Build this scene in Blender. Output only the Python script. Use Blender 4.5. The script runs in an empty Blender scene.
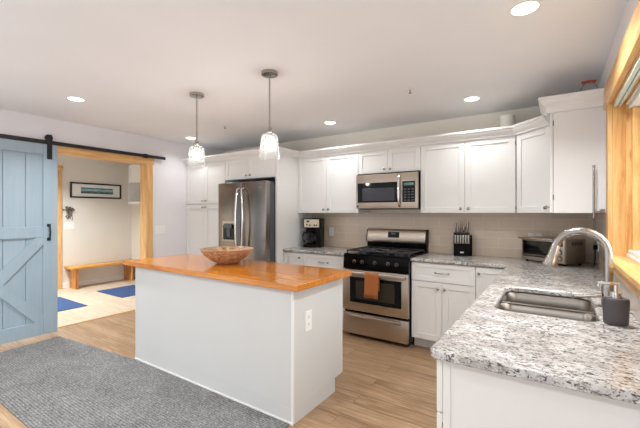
import bpy, bmesh, math, random
from mathutils import Vector, Matrix
random.seed(4)
PI = math.pi
scene = bpy.context.scene
COL = scene.collection

# ------------------------------------------------------------------ camera, world, exposure
cam_d = bpy.data.cameras.new('camera')
cam = bpy.data.objects.new('camera', cam_d)
COL.objects.link(cam)
cam_d.sensor_fit = 'HORIZONTAL'
cam_d.sensor_width = 36.0
cam_d.lens = 353.25 / 640 * 36.0
cam_d.shift_y = -1.0 / 640
cam_d.clip_start = 0.02
cam.location = (0, 0, 1.372)
cam.rotation_euler = (PI / 2, 0, 0.5878)
scene.camera = cam

WORLD_LOW, WORLD_HIGH = 1.5, 0.74
world = bpy.data.worlds.new('world')
scene.world = world
world.use_nodes = True
wb = world.node_tree.nodes['Background']
wb.inputs['Color'].default_value = (0.97, 0.98, 1.0, 1)
wb.inputs['Strength'].default_value = 1.0
# pale overcast sky above a lower half brightened to add light on the ceiling
_t = world.node_tree
_co = _t.nodes.new('ShaderNodeTexCoord'); _sp = _t.nodes.new('ShaderNodeSeparateXYZ')
_rp = _t.nodes.new('ShaderNodeValToRGB')
_mr = _t.nodes.new('ShaderNodeMapRange')
_mr.inputs['From Min'].default_value = -1; _mr.inputs['From Max'].default_value = 1
_t.links.new(_co.outputs['Generated'], _sp.inputs[0]); _t.links.new(_sp.outputs['Z'], _mr.inputs['Value'])
_t.links.new(_mr.outputs[0], _rp.inputs['Fac'])
_e = _rp.color_ramp.elements
_e[0].position = 0.38; _e[0].color = (*[c * WORLD_LOW for c in (0.93, 0.985, 1.04)], 1)
_e[1].position = 0.50; _e[1].color = (*[c * WORLD_HIGH for c in (0.94, 0.985, 1.03)], 1)
_t.links.new(_rp.outputs['Color'], wb.inputs['Color'])

vs = scene.view_settings
vs.view_transform = 'Standard'
vs.look = 'None'
vs.gamma = 1.0
vs.use_curve_mapping = False
vs.exposure = 0.0
CAN_WATT = 20.0
BULB = 85.0

# hazy daylight from the window side
sun_d = bpy.data.lights.new('hazy_sun', 'SUN')
sun_d.energy = 6.0; sun_d.angle = 1.5; sun_d.color = (0.97, 0.99, 1.0)
sun = bpy.data.objects.new('hazy_sun', sun_d)
sun.location = (4, 2, 4)
sun.rotation_euler = Vector((-1.0, 0.12, -0.55)).to_track_quat('-Z', 'Y').to_euler()
COL.objects.link(sun)

# ------------------------------------------------------------------ materials
def s2l(c):
    return tuple(((v / 255) / 12.92 if v / 255 <= 0.04045 else ((v / 255 + 0.055) / 1.055) ** 2.4) for v in c)

def mat(name, rgb=(200, 200, 200), rough=0.5, metal=0.0, spec=0.5, emit=None, es=0.0, coat=0.0):
    m = bpy.data.materials.new(name)
    m.use_nodes = True
    b = m.node_tree.nodes['Principled BSDF']
    b.inputs['Base Color'].default_value = (*s2l(rgb), 1)
    b.inputs['Roughness'].default_value = rough
    b.inputs['Metallic'].default_value = metal
    b.inputs['Specular IOR Level'].default_value = spec
    b.inputs['Coat Weight'].default_value = coat
    if emit:
        b.inputs['Emission Color'].default_value = (*emit, 1)
        b.inputs['Emission Strength'].default_value = es
    return m

class NT:
    def __init__(s, m):
        s.t = m.node_tree; s.b = s.t.nodes['Principled BSDF']
        s.co = s.n('ShaderNodeTexCoord').outputs['Object']
    def n(s, typ, **kw):
        nd = s.t.nodes.new(typ)
        for k, v in kw.items():
            setattr(nd, k, v)
        return nd
    def l(s, a, b): s.t.links.new(a, b)
    def mapping(s, scale=(1, 1, 1), rot=(0, 0, 0), loc=(0, 0, 0), src=None):
        m = s.n('ShaderNodeMapping')
        m.inputs['Scale'].default_value = scale
        m.inputs['Rotation'].default_value = rot
        m.inputs['Location'].default_value = loc
        s.l(src or s.co, m.inputs['Vector'])
        return m.outputs['Vector']
    def noise(s, vec, scale, detail=4, rough=0.5, dist=0.0):
        n = s.n('ShaderNodeTexNoise')
        n.inputs['Scale'].default_value = scale
        n.inputs['Detail'].default_value = detail
        n.inputs['Roughness'].default_value = rough
        n.inputs['Distortion'].default_value = dist
        s.l(vec, n.inputs['Vector'])
        return n.outputs['Fac']
    def ramp(s, fac, stops):
        r = s.n('ShaderNodeValToRGB')
        e = r.color_ramp.elements
        while len(e) < len(stops): e.new(0.5)
        for i, (p, c) in enumerate(stops):
            e[i].position = p
            e[i].color = (*s2l(c), 1)
        s.l(fac, r.inputs['Fac'])
        return r.outputs['Color']
    def mix(s, fac, a, b, mode='MIX'):
        m = s.n('ShaderNodeMix', data_type='RGBA', blend_type=mode)
        for sock, v in ((m.inputs[0], fac), (m.inputs[6], a), (m.inputs[7], b)):
            if isinstance(v, (int, float)): sock.default_value = v
            elif isinstance(v, tuple): sock.default_value = (*s2l(v), 1)
            else: s.l(v, sock)
        return m.outputs[2]
    def bump(s, h, strength=0.2, dist=0.01):
        b = s.n('ShaderNodeBump')
        b.inputs['Strength'].default_value = strength
        b.inputs['Distance'].default_value = dist
        s.l(h, b.inputs['Height'])
        s.l(b.outputs['Normal'], s.b.inputs['Normal'])
    def color(s, c): s.l(c, s.b.inputs['Base Color'])
    def swizzle(s, order):
        sep = s.n('ShaderNodeSeparateXYZ'); s.l(s.co, sep.inputs[0])
        cmb = s.n('ShaderNodeCombineXYZ')
        for i, ch in enumerate(order):
            if ch in 'XYZ': s.l(sep.outputs[ch], cmb.inputs[i])
        return cmb.outputs[0]

def wood(name, light, mid, dark, axis=0, rough=0.4, scale=1.0, coat=0.0, knots=True):
    m = mat(name, mid, rough, coat=coat)
    t = NT(m)
    sc = [14 * scale] * 3; sc[axis] = 1.2 * scale
    v = t.mapping(tuple(sc))
    a = t.noise(v, 2.2, 6, 0.6, 0.6)
    c = t.ramp(a, [(0.28, dark), (0.5, mid), (0.72, light)])
    if knots:
        sc2 = [9 * scale] * 3; sc2[axis] = 3 * scale
        vo = t.n('ShaderNodeTexVoronoi'); vo.inputs['Scale'].default_value = 0.9
        t.l(t.mapping(tuple(sc2)), vo.inputs['Vector'])
        k = t.ramp(vo.outputs['Distance'], [(0.05, (255, 255, 255)), (0.13, (0, 0, 0))])
        c = t.mix(k, c, dark)
    t.color(c)
    t.bump(a, 0.06, 0.004)
    return m

def planks(name, row, length, tones, rough, order='XYZ', gap=(90, 70, 55), grain=1.0, mortar=0.002, coat=0.0):
    """boards running along the first axis of order"""
    m = mat(name, tones[1], rough, coat=coat)
    t = NT(m)
    v = t.swizzle(order)
    br = t.n('ShaderNodeTexBrick')
    br.offset = 0.37; br.offset_frequency = 2; br.squash = 1.0
    br.inputs['Color1'].default_value = (0, 0, 0, 1)
    br.inputs['Color2'].default_value = (1, 1, 1, 1)
    br.inputs['Mortar'].default_value = (0.5, 0.5, 0.5, 1)
    br.inputs['Scale'].default_value = 1.0
    br.inputs['Mortar Size'].default_value = mortar
    br.inputs['Mortar Smooth'].default_value = 0.3
    br.inputs['Brick Width'].default_value = length
    br.inputs['Row Height'].default_value = row
    t.l(v, br.inputs['Vector'])
    # every board gets its own stretch of grain
    add = t.n('ShaderNodeVectorMath', operation='MULTIPLY_ADD')
    t.l(br.outputs['Color'], add.inputs[0]); add.inputs[1].default_value = (7.3, 3.1, 5.0)
    t.l(v, add.inputs[2])
    g = t.noise(t.mapping((1.7, 26, 26), src=add.outputs[0]), 2.0 * grain, 7, 0.66, 0.8)
    g2 = t.noise(t.mapping((0.7, 5, 5), src=add.outputs[0]), 1.6, 3, 0.5, 0.4)
    c = t.ramp(g, [(0.33, tones[0]), (0.5, tones[1]), (0.67, tones[2])])
    c2 = t.ramp(br.outputs['Color'], [(0.0, tones[0]), (0.5, tones[1]), (1.0, tones[2])])
    c = t.mix(0.3, c, c2)
    c3 = t.ramp(g2, [(0.3, tones[0]), (0.7, tones[2])])
    c = t.mix(0.25, c, c3)
    c = t.mix(br.outputs['Fac'], c, gap)
    t.color(c)
    t.bump(g, 0.05, 0.003)
    return m

def tile(name, order, cols, grout, w, h, rough):
    m = mat(name, cols[0], rough)
    t = NT(m)
    br = t.n('ShaderNodeTexBrick')
    br.offset = 0.5
    br.inputs['Color1'].default_value = (*s2l(cols[0]), 1)
    br.inputs['Color2'].default_value = (*s2l(cols[1]), 1)
    br.inputs['Mortar'].default_value = (*s2l(grout), 1)
    br.inputs['Scale'].default_value = 1.0
    br.inputs['Mortar Size'].default_value = 0.0022
    br.inputs['Mortar Smooth'].default_value = 0.2
    br.inputs['Brick Width'].default_value = w
    br.inputs['Row Height'].default_value = h
    t.l(t.mapping((1, 1, 1), loc=(0.04, 0.014, 0), src=t.swizzle(order)), br.inputs['Vector'])
    n = t.noise(t.co, 9, 3)
    c = t.mix(0.18, br.outputs['Color'], t.ramp(n, [(0.3, cols[2]), (0.7, cols[1])]))
    t.color(c)
    inv = t.n('ShaderNodeMath', operation='SUBTRACT'); inv.inputs[0].default_value = 1
    t.l(br.outputs['Fac'], inv.inputs[1])
    t.bump(inv.outputs[0], 0.35, 0.002)
    return m

def painted(name, rgb, rough=0.6, bump=0.03, spec=0.4):
    m = mat(name, rgb, rough, spec=spec)
    t = NT(m)
    n = t.noise(t.co, 160, 2)
    n2 = t.noise(t.co, 1.1, 2)
    a = tuple(min(255, v + 2) for v in rgb); b = tuple(v - 3 for v in rgb)
    t.color(t.ramp(n2, [(0.3, b), (0.7, a)]))
    t.bump(n, bump, 0.002)
    return m

def brushed(name, rgb, rough=0.28, axis=0):
    m = mat(name, rgb, rough, 1.0)
    t = NT(m)
    sc = [320.0] * 3; sc[axis] = 4.0
    n = t.noise(t.mapping(tuple(sc)), 1.0, 2)
    mr = t.n('ShaderNodeMapRange'); t.l(n, mr.inputs['Value'])
    mr.inputs['To Min'].default_value = rough - 0.06; mr.inputs['To Max'].default_value = rough + 0.08
    t.l(mr.outputs[0], t.b.inputs['Roughness'])
    t.bump(n, 0.008, 0.0004)
    return m

M = {}
M['wall'] = painted('wall_paint', (228, 224, 226))
M['wall_back'] = painted('back_wall_paint', (246, 238, 225))
M['entry_wall'] = painted('entry_wall_paint', (228, 221, 211))
M['ceiling'] = painted('ceiling_paint', (242, 242, 243), 0.8, 0.05)
M['cab'] = painted('cabinet_paint', (231, 229, 226), 0.38, 0.01)
M['cab_dark'] = painted('cabinet_inside', (226, 222, 216), 0.6)
M['island'] = painted('island_paint', (212, 212, 210), 0.45, 0.01)
M['white'] = mat('white_plastic', (240, 238, 234), 0.35)
M['slot'] = mat('slot_black', (30, 30, 30), 0.5)
M['floor'] = planks('oak_plank_floor', 0.15, 1.22, ((106, 78, 52), (154, 121, 89), (194, 163, 130)), 0.42, gap=(105, 82, 64))
M['entry_floor'] = planks('entry_tile_floor', 0.305, 0.61, ((186, 164, 140), (205, 184, 160), (220, 202, 180)), 0.5, gap=(176, 158, 138), grain=0.5, mortar=0.004)
M['butcher'] = planks('butcher_block_wood', 0.085, 1.1, ((138, 70, 8), (204, 116, 20), (230, 154, 46)), 0.16, gap=(120, 54, 18), grain=0.8, mortar=0.0012, coat=0.35)
M['pine_y'] = wood('pine_trim_along', (234, 194, 136), (222, 172, 108), (190, 134, 74), 1, 0.35)
M['pine_z'] = wood('pine_trim_upright', (234, 194, 136), (222, 172, 108), (190, 134, 74), 2, 0.35)
M['bench'] = wood('bench_pine', (234, 180, 98), (216, 154, 68), (166, 100, 38), 1, 0.38)
M['bench_z'] = wood('bench_pine_upright', (226, 166, 88), (206, 138, 60), (150, 84, 30), 2, 0.38)
M['barn'] = wood('blue_barn_paint', (152, 168, 179), (148, 165, 176), (143, 161, 173), 2, 0.36, 0.8, knots=False)
M['black_iron'] = mat('black_iron', (34, 34, 38), 0.5, spec=0.3)
M['rail'] = mat('rail_iron', (44, 44, 48), 0.4, 0.5)
M['steel'] = brushed('brushed_steel', (190, 179, 166), 0.3, 0)
M['steel_v'] = brushed('brushed_steel_upright', (142, 136, 131), 0.22, 2)
M['steel_sink'] = brushed('sink_steel', (158, 151, 143), 0.3, 0)
M['chrome'] = mat('chrome', (225, 222, 218), 0.08, 1.0)
M['nickel'] = mat('brushed_nickel', (172, 167, 160), 0.25, 1.0)
M['dark_nickel'] = mat('dark_nickel', (112, 108, 104), 0.2, 1.0)
M['faucet'] = mat('faucet_nickel', (182, 177, 170), 0.22, 1.0)
M['black'] = mat('black_enamel', (9, 9, 10), 0.12, spec=0.15)
M['black_plastic'] = mat('black_plastic', (14, 13, 14), 0.3, spec=0.12)
M['black_iron_grate'] = mat('cast_iron', (40, 40, 42), 0.42)
M['black_glass'] = mat('black_glass', (8, 8, 9), 0.05, spec=0.3)
M['oven_glass'] = mat('oven_glass', (52, 48, 40), 0.06, spec=0.3)
M['mw_glass'] = mat('microwave_window', (62, 60, 66), 0.1)
M['fridge_side'] = mat('fridge_side_grey', (92, 94, 98), 0.4, 0.3)
M['cream'] = mat('cream_plastic', (214, 202, 178), 0.35)
M['terracotta'] = mat('terracotta_cloth', (166, 98, 50), 0.9)
M['soap'] = mat('charcoal_ceramic', (88, 82, 84), 0.5)
M['blue_mat'] = mat('blue_mat', (64, 92, 142), 0.95)
M['frame_black'] = mat('frame_black', (36, 30, 30), 0.4)
M['paper'] = mat('paper_white', (232, 230, 226), 0.8)
M['red_wood'] = mat('red_painted_wood', (186, 78, 46), 0.4)
M['wire'] = mat('wire_tan', (186, 160, 132), 0.4, 0.5)
M['ceramic'] = mat('cream_ceramic', (240, 236, 226), 0.25)
M['yellow'] = mat('yellow_glaze', (214, 190, 96), 0.4)
M['brown_dish'] = mat('tan_glaze', (182, 160, 130), 0.5)
M['dried'] = mat('dried_flowers', (104, 94, 84), 0.9)
M['green_display'] = mat('clock_display', (20, 30, 24), 0.2, emit=(0.3, 0.8, 0.7), es=0.12)
M['lens'] = mat('lit_lens', (255, 255, 255), 0.4, emit=(1.0, 0.97, 0.93), es=9.0)
M['bulb'] = mat('lit_bulb', (255, 255, 255), 0.4, emit=(1.0, 0.98, 0.95), es=BULB)
M['head_strip'] = mat('pale_green_strip', (196, 214, 204), 0.25)
M['window_white'] = mat('window_white', (232, 230, 222), 0.3)
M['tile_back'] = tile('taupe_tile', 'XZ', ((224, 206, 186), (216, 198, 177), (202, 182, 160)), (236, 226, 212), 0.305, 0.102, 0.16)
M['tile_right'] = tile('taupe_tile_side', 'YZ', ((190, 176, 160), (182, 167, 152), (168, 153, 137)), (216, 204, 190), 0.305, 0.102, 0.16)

def thin_glass(name, tint=(0.93, 0.95, 0.95), refl=1.0):
    m = bpy.data.materials.new(name); m.use_nodes = True
    t = m.node_tree; t.nodes.clear()
    o = t.nodes.new('ShaderNodeOutputMaterial')
    tr = t.nodes.new('ShaderNodeBsdfTransparent'); tr.inputs['Color'].default_value = (*tint, 1)
    gl = t.nodes.new('ShaderNodeBsdfGlossy'); gl.inputs['Roughness'].default_value = 0.03
    fr = t.nodes.new('ShaderNodeLayerWeight'); fr.inputs['Blend'].default_value = 0.35
    mu = t.nodes.new('ShaderNodeMath'); mu.operation = 'MULTIPLY'; mu.inputs[1].default_value = refl
    t.links.new(fr.outputs['Facing'], mu.inputs[0])
    mx = t.nodes.new('ShaderNodeMixShader')
    t.links.new(mu.outputs[0], mx.inputs[0]); t.links.new(tr.outputs[0], mx.inputs[1]); t.links.new(gl.outputs[0], mx.inputs[2])
    t.links.new(mx.outputs[0], o.inputs['Surface'])
    return m
M['glass'] = thin_glass('clear_glass', refl=0.7)
_t = M['shade_glass'] = thin_glass('shade_glass', (0.96, 0.96, 0.95), 0.9)
_t = _t.node_tree
_mx = [n for n in _t.nodes if n.type == 'MIX_SHADER'][0]; _out = [n for n in _t.nodes if n.type == 'OUTPUT_MATERIAL'][0]
_tl = _t.nodes.new('ShaderNodeBsdfTranslucent'); _tl.inputs['Color'].default_value = (0.95, 0.94, 0.92, 1)
_df = _t.nodes.new('ShaderNodeBsdfDiffuse'); _df.inputs['Color'].default_value = (0.95, 0.94, 0.92, 1)
_m1 = _t.nodes.new('ShaderNodeMixShader'); _m2 = _t.nodes.new('ShaderNodeMixShader')
_t.links.new(_tl.outputs[0], _m1.inputs[1]); _t.links.new(_df.outputs[0], _m1.inputs[2])
_m2.inputs[0].default_value = 0.035
_t.links.new(_mx.outputs[0], _m2.inputs[1]); _t.links.new(_m1.outputs[0], _m2.inputs[2]); _t.links.new(_m2.outputs[0], _out.inputs['Surface'])
M['pane'] = thin_glass('window_pane', (0.97, 0.98, 0.98), 0.5)

def granite():
    m = mat('speckled_granite', (210, 205, 198), 0.16)
    t = NT(m)
    v = t.mapping((1.0, 1.6, 1.4), rot=(0, 0, 0.45))
    big = t.noise(v, 6, 4, 0.55, 0.8)
    c = t.ramp(big, [(0.34, (160, 153, 148)), (0.5, (186, 181, 176)), (0.66, (212, 209, 206))])
    mid = t.noise(v, 32, 6, 0.66, 1.0)
    c = t.mix(t.ramp(mid, [(0.40, (255, 255, 255)), (0.475, (0, 0, 0))]), c, (150, 139, 132))
    fine = t.noise(t.mapping((1.0, 1.6, 1.4), rot=(0, 0, 0.45), loc=(3, 1, 2)), 46, 6, 0.72, 0.8)
    c = t.mix(t.ramp(fine, [(0.43, (255, 255, 255)), (0.465, (0, 0, 0))]), c, (70, 63, 61))
    spk = t.noise(v, 120, 3, 0.6, 0.3)
    c = t.mix(t.ramp(spk, [(0.34, (255, 255, 255)), (0.40, (0, 0, 0))]), c, (96, 86, 82))
    c = t.mix(t.ramp(spk, [(0.60, (0, 0, 0)), (0.70, (255, 255, 255))]), c, (232, 230, 227))
    t.color(c)
    return m
M['granite'] = granite()

def rug_mat():
    m = mat('grey_ribbed_rug', (128, 124, 122), 0.95, spec=0.1)
    t = NT(m)
    w = t.n('ShaderNodeTexWave'); w.bands_direction = 'Y'
    w.inputs['Scale'].default_value = 17.0; w.inputs['Distortion'].default_value = 0.5
    w.inputs['Detail'].default_value = 1.0
    t.l(t.co, w.inputs['Vector'])
    n = t.noise(t.mapping((1.0, 1.6, 1)), 70, 3, 0.75)
    n2 = t.noise(t.co, 3.0, 4, 0.65)
    c = t.ramp(n, [(0.36, (58, 58, 59)), (0.5, (108, 107, 107)), (0.62, (172, 170, 168))])
    c = t.mix(0.3, c, t.ramp(w.outputs['Fac'], [(0.1, (72, 72, 73)), (0.8, (152, 151, 150))]))
    c = t.mix(0.3, c, t.ramp(n2, [(0.35, (98, 97, 97)), (0.65, (142, 140, 139))]))
    t.color(c)
    t.bump(w.outputs['Fac'], 0.5, 0.006)
    return m
M['rug'] = rug_mat()

def bowl_mat():
    m = mat('turned_burl_wood', (150, 104, 72), 0.4)
    t = NT(m)
    a = t.noise(t.mapping((1, 1, 2.6)), 11, 6, 0.65, 1.8)
    t.color(t.ramp(a, [(0.33, (118, 80, 56)), (0.48, (176, 136, 102)), (0.62, (206, 172, 138)), (0.8, (220, 192, 162))]))
    return m
M['bowl'] = bowl_mat()

def sea_mat():
    m = mat('seascape_print', (90, 130, 140), 0.5)
    t = NT(m)
    sep = t.n('ShaderNodeSeparateXYZ'); t.l(t.co, sep.inputs[0])
    mr = t.n('ShaderNodeMapRange'); t.l(sep.outputs['Z'], mr.inputs['Value'])
    mr.inputs['From Min'].default_value = -0.06; mr.inputs['From Max'].default_value = 0.06
    n = t.noise(t.mapping((1, 9, 18)), 1.6, 5, 0.65)
    ad = t.n('ShaderNodeMath', operation='MULTIPLY_ADD'); t.l(n, ad.inputs[0]); ad.inputs[1].default_value = 0.7; 
    sb = t.n('ShaderNodeMath', operation='SUBTRACT'); t.l(mr.outputs[0], sb.inputs[0]); sb.inputs[1].default_value = 0.35
    t.l(sb.outputs[0], ad.inputs[2])
    t.color(t.ramp(ad.outputs[0], [(0.12, (52, 58, 62)), (0.38, (84, 124, 134)), (0.6, (168, 190, 188)), (0.85, (62, 128, 146))]))
    return m
M['sea'] = sea_mat()

def cloth_bump(m, sc):
    t = NT(m); n = t.noise(t.co, sc, 3, 0.7); t.bump(n, 0.4, 0.004)
cloth_bump(M['terracotta'], 220)
t_ = NT(M['blue_mat']); n_ = t_.noise(t_.co, 120, 4, 0.7)
t_.color(t_.ramp(n_, [(0.35, (38, 60, 102)), (0.65, (64, 90, 136))])); t_.bump(n_, 0.5, 0.004)

# ------------------------------------------------------------------ mesh helpers
class MB:
    """collects shapes, in world coordinates, for ONE mesh object"""
    def __init__(s, mtx=None):
        s.bm = bmesh.new(); s.M = mtx or Matrix.Identity(4)
    def v(s, p): return s.bm.verts.new(s.M @ Vector(p))
    def face(s, vs):
        try: return s.bm.faces.new(vs)
        except ValueError: return None
    def box(s, x0, x1, y0, y1, z0, z1, bev=0.0, seg=2):
        vs = [s.v((x, y, z)) for x in (x0, x1) for y in (y0, y1) for z in (z0, z1)]
        idx = ((0, 1, 3, 2), (4, 6, 7, 5), (0, 4, 5, 1), (2, 3, 7, 6), (0, 2, 6, 4), (1, 5, 7, 3))
        fs = [s.face([vs[i] for i in f]) for f in idx]
        if bev:
            es = list({e for f in fs for e in f.edges})
            bmesh.ops.bevel(s.bm, geom=es, offset=bev, segments=seg, affect='EDGES', profile=0.5)
        return s
    def ring(s, c, r, u, w, n, ry=None):
        ry = r if ry is None else ry
        return [s.v(Vector(c) + u * (r * math.cos(2 * PI * i / n)) + w * (ry * math.sin(2 * PI * i / n))) for i in range(n)]
    def bridge(s, a, b):
        n = len(a)
        for i in range(n): s.face([a[i], a[(i + 1) % n], b[(i + 1) % n], b[i]])
    @staticmethod
    def frame(d):
        d = Vector(d).normalized()
        up = Vector((0, 0, 1)) if abs(d.z) < 0.95 else Vector((1, 0, 0))
        u = d.cross(up).normalized()
        return u, d.cross(u).normalized()
    def cyl(s, p0, p1, r0, r1=None, n=16, cap=True):
        r1 = r0 if r1 is None else r1
        p0, p1 = Vector(p0), Vector(p1)
        u, w = s.frame(p1 - p0)
        a, b = s.ring(p0, r0, u, w, n), s.ring(p1, r1, u, w, n)
        s.bridge(a, b)
        if cap: s.face(a[::-1]); s.face(b)
        return s
    def tube(s, pts, r, n=10, cap=True, radii=None):
        pts = [Vector(p) for p in pts]
        prev = None; u = None
        for i, p in enumerate(pts):
            d = (pts[min(i + 1, len(pts) - 1)] - pts[max(i - 1, 0)]).normalized()
            if u is None: u, w = s.frame(d)
            else:
                u = (u - d * u.dot(d)).normalized(); w = d.cross(u).normalized()
            rr = radii[i] if radii else r
            a = s.ring(p, rr, u, w, n)
            if prev: s.bridge(prev, a)
            elif cap: s.face(a[::-1])
            prev = a
        if cap: s.face(prev)
        return s
    def lathe(s, c, prof, n=28, sx=1.0, sy=1.0, axis=None):
        """prof: (radius, height) pairs; axis None = Z"""
        c = Vector(c)
        if axis is None: u, w, d = Vector((1, 0, 0)), Vector((0, 1, 0)), Vector((0, 0, 1))
        else:
            d = Vector(axis).normalized(); u, w = s.frame(d)
        prev = None
        for r, h in prof:
            if r <= 1e-6:
                a = [s.v(c + d * h)]
            else:
                a = s.ring(c + d * h, r * sx, u, w, n, r * sy)
            if prev:
                if len(prev) == 1 and len(a) > 1:
                    for i in range(n): s.face([prev[0], a[i], a[(i + 1) % n]])
                elif len(a) == 1 and len(prev) > 1:
                    for i in range(n): s.face([prev[i], prev[(i + 1) % n], a[0]])
                elif len(a) > 1: s.bridge(prev, a)
            prev = a
        return s
    def prism(s, poly, axis, a0, a1):
        """poly: 2D points; axis 'x': (y,z), 'y': (x,z), 'z': (x,y)"""
        def p(q, t):
            return {'x': (t, q[0], q[1]), 'y': (q[0], t, q[1]), 'z': (q[0], q[1], t)}[axis]
        a = [s.v(p(q, a0)) for q in poly]; b = [s.v(p(q, a1)) for q in poly]
        s.bridge(a, b); s.face(a[::-1]); s.face(b)
        return s
    def sweep(s, prof, path, closed_ends=True):
        """prof: closed list of (out, z); path: 2D points; out is to the right of travel"""
        P = [Vector((x, y)) for x, y in path]
        prev = None
        for i, p in enumerate(P):
            d0 = (P[i] - P[i - 1]).normalized() if i else None
            d1 = (P[i + 1] - P[i]).normalized() if i < len(P) - 1 else None
            n0 = Vector((d0.y, -d0.x)) if d0 else None
            n1 = Vector((d1.y, -d1.x)) if d1 else None
            if n0 is None: m = n1
            elif n1 is None: m = n0
            else: m = (n0 + n1) / (1 + n0.dot(n1))
            ring = [s.v((p.x + m.x * o, p.y + m.y * o, z)) for o, z in prof]
            if prev: s.bridge(prev, ring)
            else: s.face(ring[::-1])
            prev = ring
        s.face(prev)
        return s
    def obj(s, name, m, parent=None, smooth=None, mods=None):
        me = bpy.data.meshes.new(name)
        bmesh.ops.recalc_face_normals(s.bm, faces=s.bm.faces[:])
        if parent is not None:
            s.bm.transform(WM[parent.name].inverted())
        s.bm.to_mesh(me); s.bm.free()
        o = bpy.data.objects.new(name, me)
        COL.objects.link(o)
        me.materials.append(m)
        if smooth is not None:
            me.shade_smooth() if smooth == 'all' else None
            if smooth != 'all':
                me.shade_smooth()
                bm = bmesh.new(); bm.from_mesh(me)
                for e in bm.edges:
                    if len(e.link_faces) == 2 and e.calc_face_angle(0) > math.radians(smooth): e.smooth = False
                bm.to_mesh(me); bm.free()
        if parent is not None:
            o.parent = parent
            WM[o.name] = WM[parent.name].copy()
        else:
            WM[o.name] = Matrix.Identity(4)
        return o

WM = {}
def tag(o, label, cat, group=None):
    o['label'] = label; o['category'] = cat
    if group: o['group'] = group
    return o
def thing(name, loc, label, cat, group=None, rot=0.0):
    o = bpy.data.objects.new(name, None)
    o.empty_display_size = 0.05
    o.location = loc; o.rotation_euler = (0, 0, rot)
    COL.objects.link(o)
    WM[o.name] = Matrix.Translation(Vector(loc)) @ Matrix.Rotation(rot, 4, 'Z')
    return tag(o, label, cat, group)
def recenter(o, at):
    """move a single-mesh thing's origin to its base"""
    o.data.transform(Matrix.Translation(-Vector(at))); o.location = at
    return o
def struct(o):
    o['kind'] = 'structure'; return o
def copy_thing(root, loc, label, rot=None):
    r = root.copy(); COL.objects.link(r); r.location = loc
    if rot is not None: r.rotation_euler = (0, 0, rot)
    r['label'] = label
    for ch in list(root.children):
        c = ch.copy(); COL.objects.link(c); c.parent = r
        for g in list(ch.children):
            d = g.copy(); COL.objects.link(d); d.parent = c
    return r
def LM(origin, ux, uz=None):
    """local frame: x = ux (along a front), y = into the cabinet, z up"""
    ux = Vector(ux).normalized(); z = Vector((0, 0, 1)); y = z.cross(ux)
    m = Matrix((ux, y, z)).transposed().to_4x4()
    m.translation = Vector(origin)
    return m

# ------------------------------------------------------------------ key dimensions
WB = 4.144          # back wall
XR = 0.299          # right wall
XL = -4.73          # left wall
H = 2.438
X0, X1 = -1.989, -1.227           # range bay
XA = X0 - 0.914                   # left end of the left upper cabinet
XC = X1 + 0.914                   # start of the corner cabinet
YU = 3.82                         # upper door fronts
YBASE = 3.52                      # base door fronts
CT = 0.914

# ------------------------------------------------------------------ the room
struct(MB().box(-4.96, 0.6, -0.7, WB + 0.12, -0.08, 0).obj('floor', M['floor']))
struct(MB().box(-7.6, -4.962, 0.6, 4.15, -0.08, 0).obj('floor_entry', M['entry_floor']))
struct(MB().box(-4.97, -4.945, 1.05, 2.735, 0.0, 0.006, 0.002).obj('trim_1', M['pine_y']))
struct(MB().box(-7.6, 0.6, -1.5, WB + 0.12, H, H + 0.1).obj('ceiling', M['ceiling']))
struct(MB().box(-4.96, XR + 0.15, WB, WB + 0.12, 0, H).obj('wall_back', M['wall_back']))
OY0, OY1, OZ = 1.05, 2.735, 2.05          # opening to the entry
w = MB()
w.box(XL - 0.14, XL, -1.2, OY0 - 0.02, 0, H); w.box(XL - 0.14, XL, OY1 + 0.02, WB, 0, H); w.box(XL - 0.14, XL, OY0 - 0.02, OY1 + 0.02, OZ + 0.02, H)
struct(w.obj('wall_left', M['wall']))
WY0, WY1, WZ0, WZ1 = 1.32, 2.87, 1.09, 2.055      # window opening
w = MB()
w.box(XR, XR + 0.15, WY1 + 0.02, WB, 0, H); w.box(XR, XR + 0.15, -0.4, WY0 - 0.02, 0, H)
w.box(XR, XR + 0.15, WY0 - 0.02, WY1 + 0.02, 0, WZ0 - 0.02); w.box(XR, XR + 0.15, WY0 - 0.02, WY1 + 0.02, WZ1 + 0.02, H)
struct(w.obj('wall_right', M['wall']))
# entry room beyond the sliding door
struct(MB().box(-7.57, -7.45, 0.6, 4.12, 0, H).obj('wall_entry_left', M['entry_wall']))
struct(MB().box(-7.45, XL - 0.14, 4.0, 4.12, 0, H).obj('wall_entry_back', M['entry_wall']))
struct(MB().box(-7.45, XL - 0.14, 0.6, 0.7, 0, H).obj('wall_entry_front', M['entry_wall']))
struct(MB().box(-7.45, -7.436, 2.74, 4.0, 0, 0.09, 0.003).obj('baseboard_entry_left', M['white']))
struct(MB().box(-7.436, -4.88, 3.986, 4.0, 0, 0.09, 0.003).obj('baseboard_entry_back', M['white']))
struct(MB().box(XL, XL + 0.014, OY1 + 0.12, 3.37, 0, 0.09, 0.003).obj('baseboard_left', M['white']))

# cased opening
w = MB(); w.box(XL, XL + 0.022, OY0 - 0.115, OY1 + 0.115, OZ, OZ + 0.13, 0.003)
struct(w.obj('trim_2', M['pine_y']))
w = MB(); w.box(XL, XL + 0.02, OY1, OY1 + 0.095, 0, OZ - 0.001, 0.003)
struct(w.obj('trim_3', M['pine_z']))
w = MB(); w.box(XL, XL + 0.02, OY0 - 0.095, OY0, 0, OZ - 0.001, 0.003)
struct(w.obj('trim_4', M['pine_z']))
w = MB(); w.box(XL - 0.14, XL, OY1, OY1 + 0.019, 0, OZ)
w.box(XL - 0.14, XL, OY0 - 0.019, OY0, 0, OZ)
struct(w.obj('trim_5', M['pine_z']))
struct(MB().box(XL - 0.14, XL, OY0, OY1, OZ, OZ + 0.019).obj('trim_6', M['pine_y']))
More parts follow.
